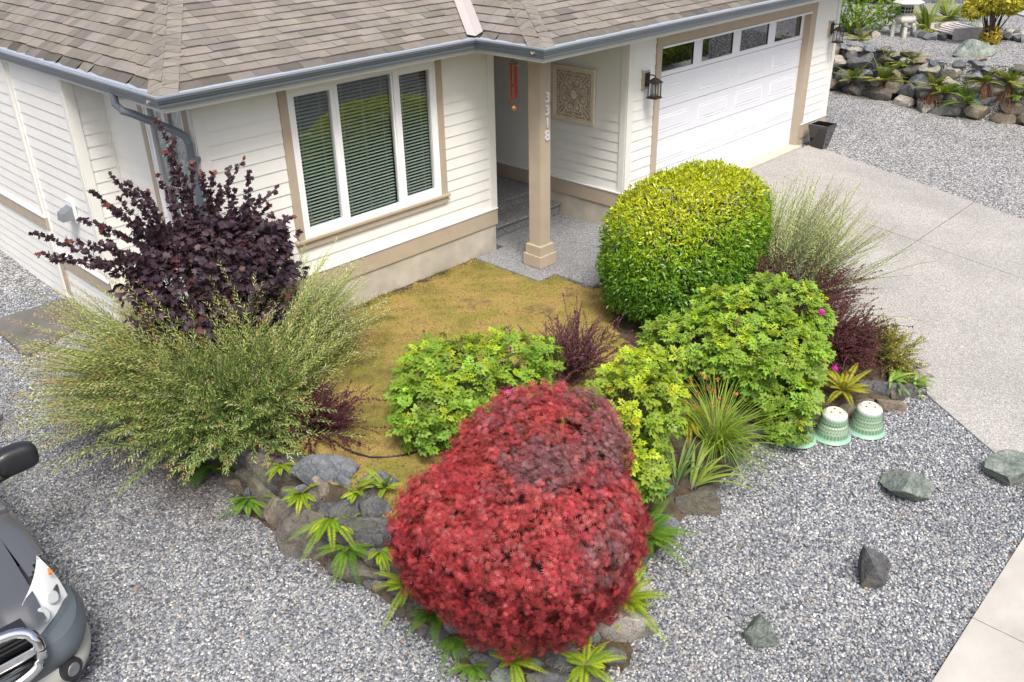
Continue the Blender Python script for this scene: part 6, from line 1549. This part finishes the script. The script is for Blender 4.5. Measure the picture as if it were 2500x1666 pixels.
    # wheels
    for (s, v) in ((1, .98), (-1, .98), (1, 4.1), (-1, 4.1)):
        c = T_(s*.78, v, .37); tb = MB(); n = 40; prof = [(.22, -.11), (.33, -.12), (.365, -.09), (.37, 0), (.365, .09), (.33, .12), (.22, .11)]
        for (r__, x) in prof:
            for k in range(n): tb.v.append((c[0]+x, c[1]+r__*math.cos(2*PI*k/n), c[2]+r__*math.sin(2*PI*k/n)))
        for i in range(len(prof)-1):
            for k in range(n): tb.f.append((i*n+k, i*n+(k+1) % n, (i+1)*n+(k+1) % n, (i+1)*n+k))
        w_ = tb.build('wheel', M_BLACK, r_, smooth=True); MB().tube([(c[0]-.09, c[1], c[2]), (c[0]+.09, c[1], c[2])], .22, 24).build('rim', pbr('alloy', (.5, .5, .5), .3, metal=.9), w_)
    # cab, doors, bed (mostly outside the picture)
    def loft(name, secs, mat, parent=r_):
        V = []; F = []
        for v, pts in secs: V += [T_(u, v, z) for u, z in pts]
        n = len(secs[0][1])
        for j in range(len(secs)-1):
            for i in range(n): F.append((j*n+i, j*n+(i+1) % n, (j+1)*n+(i+1) % n, (j+1)*n+i))
        m_ = MB(); m_.v = V; m_.f = F+[tuple(range(n))[::-1], tuple(range((len(secs)-1)*n, len(secs)*n))]; return m_.build(name, mat, parent, bevel=.02)
    body = lambda h_, w_: [(-w_, .38), (w_, .38), (w_+.01, .7), (w_-.02, h_), (-w_+.02, h_), (-w_-.01, .7)]
    loft('cab_body', [(1.50, body(1.10, .92)), (3.35, body(1.10, .93))], PAINT)
    loft('engine_bay', [(.45, [(-.60, .3), (.60, .3), (.62, .7), (.62, .90), (-.62, .90), (-.62, .7)]), (1.5, [(-.62, .3), (.62, .3), (.66, .7), (.66, .96), (-.66, .96), (-.66, .7)])], BLK)
    loft('cargo_bed', [(3.40, body(1.06, .93)), (5.2, body(1.06, .92))], PAINT)
    loft('windshield', [(1.34, [(-.74, 1.10), (.74, 1.10), (.74, 1.115), (-.74, 1.115)]), (2.0, [(-.62, 1.60), (.62, 1.60), (.62, 1.63), (-.62, 1.63)])], GL)
    loft('roof', [(1.98, [(-.64, 1.60), (.64, 1.60), (.62, 1.66), (-.62, 1.66)]), (3.2, [(-.64, 1.60), (.64, 1.60), (.62, 1.67), (-.62, 1.67)])], PAINT)
    loft('cabin_glass', [(1.7, [(-.84, 1.10), (.84, 1.10), (.80, 1.3), (-.80, 1.3)]), (2.05, [(-.86, 1.10), (.86, 1.10), (.66, 1.60), (-.66, 1.60)]), (3.2, [(-.86, 1.10), (.86, 1.10), (.66, 1.60), (-.66, 1.60)])], GL)
    cw = MB().box(T_(-.74, 1.27, 1.02), T_(.74, 1.50, 1.095)); cw.build('cowl', BLK, r_, bevel=.02)
    for s in (1, -1):
        mc = vec(*T_(s*1.15, 1.85, 1.32)); V, F = ICO3; W_ = V*1.0
        W_ = np.sign(W_)*np.abs(W_)**.62; W_ = W_/np.abs(W_).max(0)*np.array((.18, .10, .13)); W_[:, 1] -= .02*(np.abs(W_[:, 0])/.15)
        mo = np_mesh('side_mirror', W_+mc, F, BLK, r_, smooth=True)
        mb = MB(); mb.box(mc+vec(-.12, .075, -.085), mc+vec(.12, .088, .085)); mb.build('mirror_glass', pbr('mirror', (.8, .8, .8), .03, metal=1), mo)
        MB().tube([T_(s*.88, 1.88, 1.10), T_(s*.97, 1.87, 1.17), T_(s*1.1, 1.86, 1.2)], [.05, .04, .045], 10).build('mirror_arm', BLK, mo)
truck()
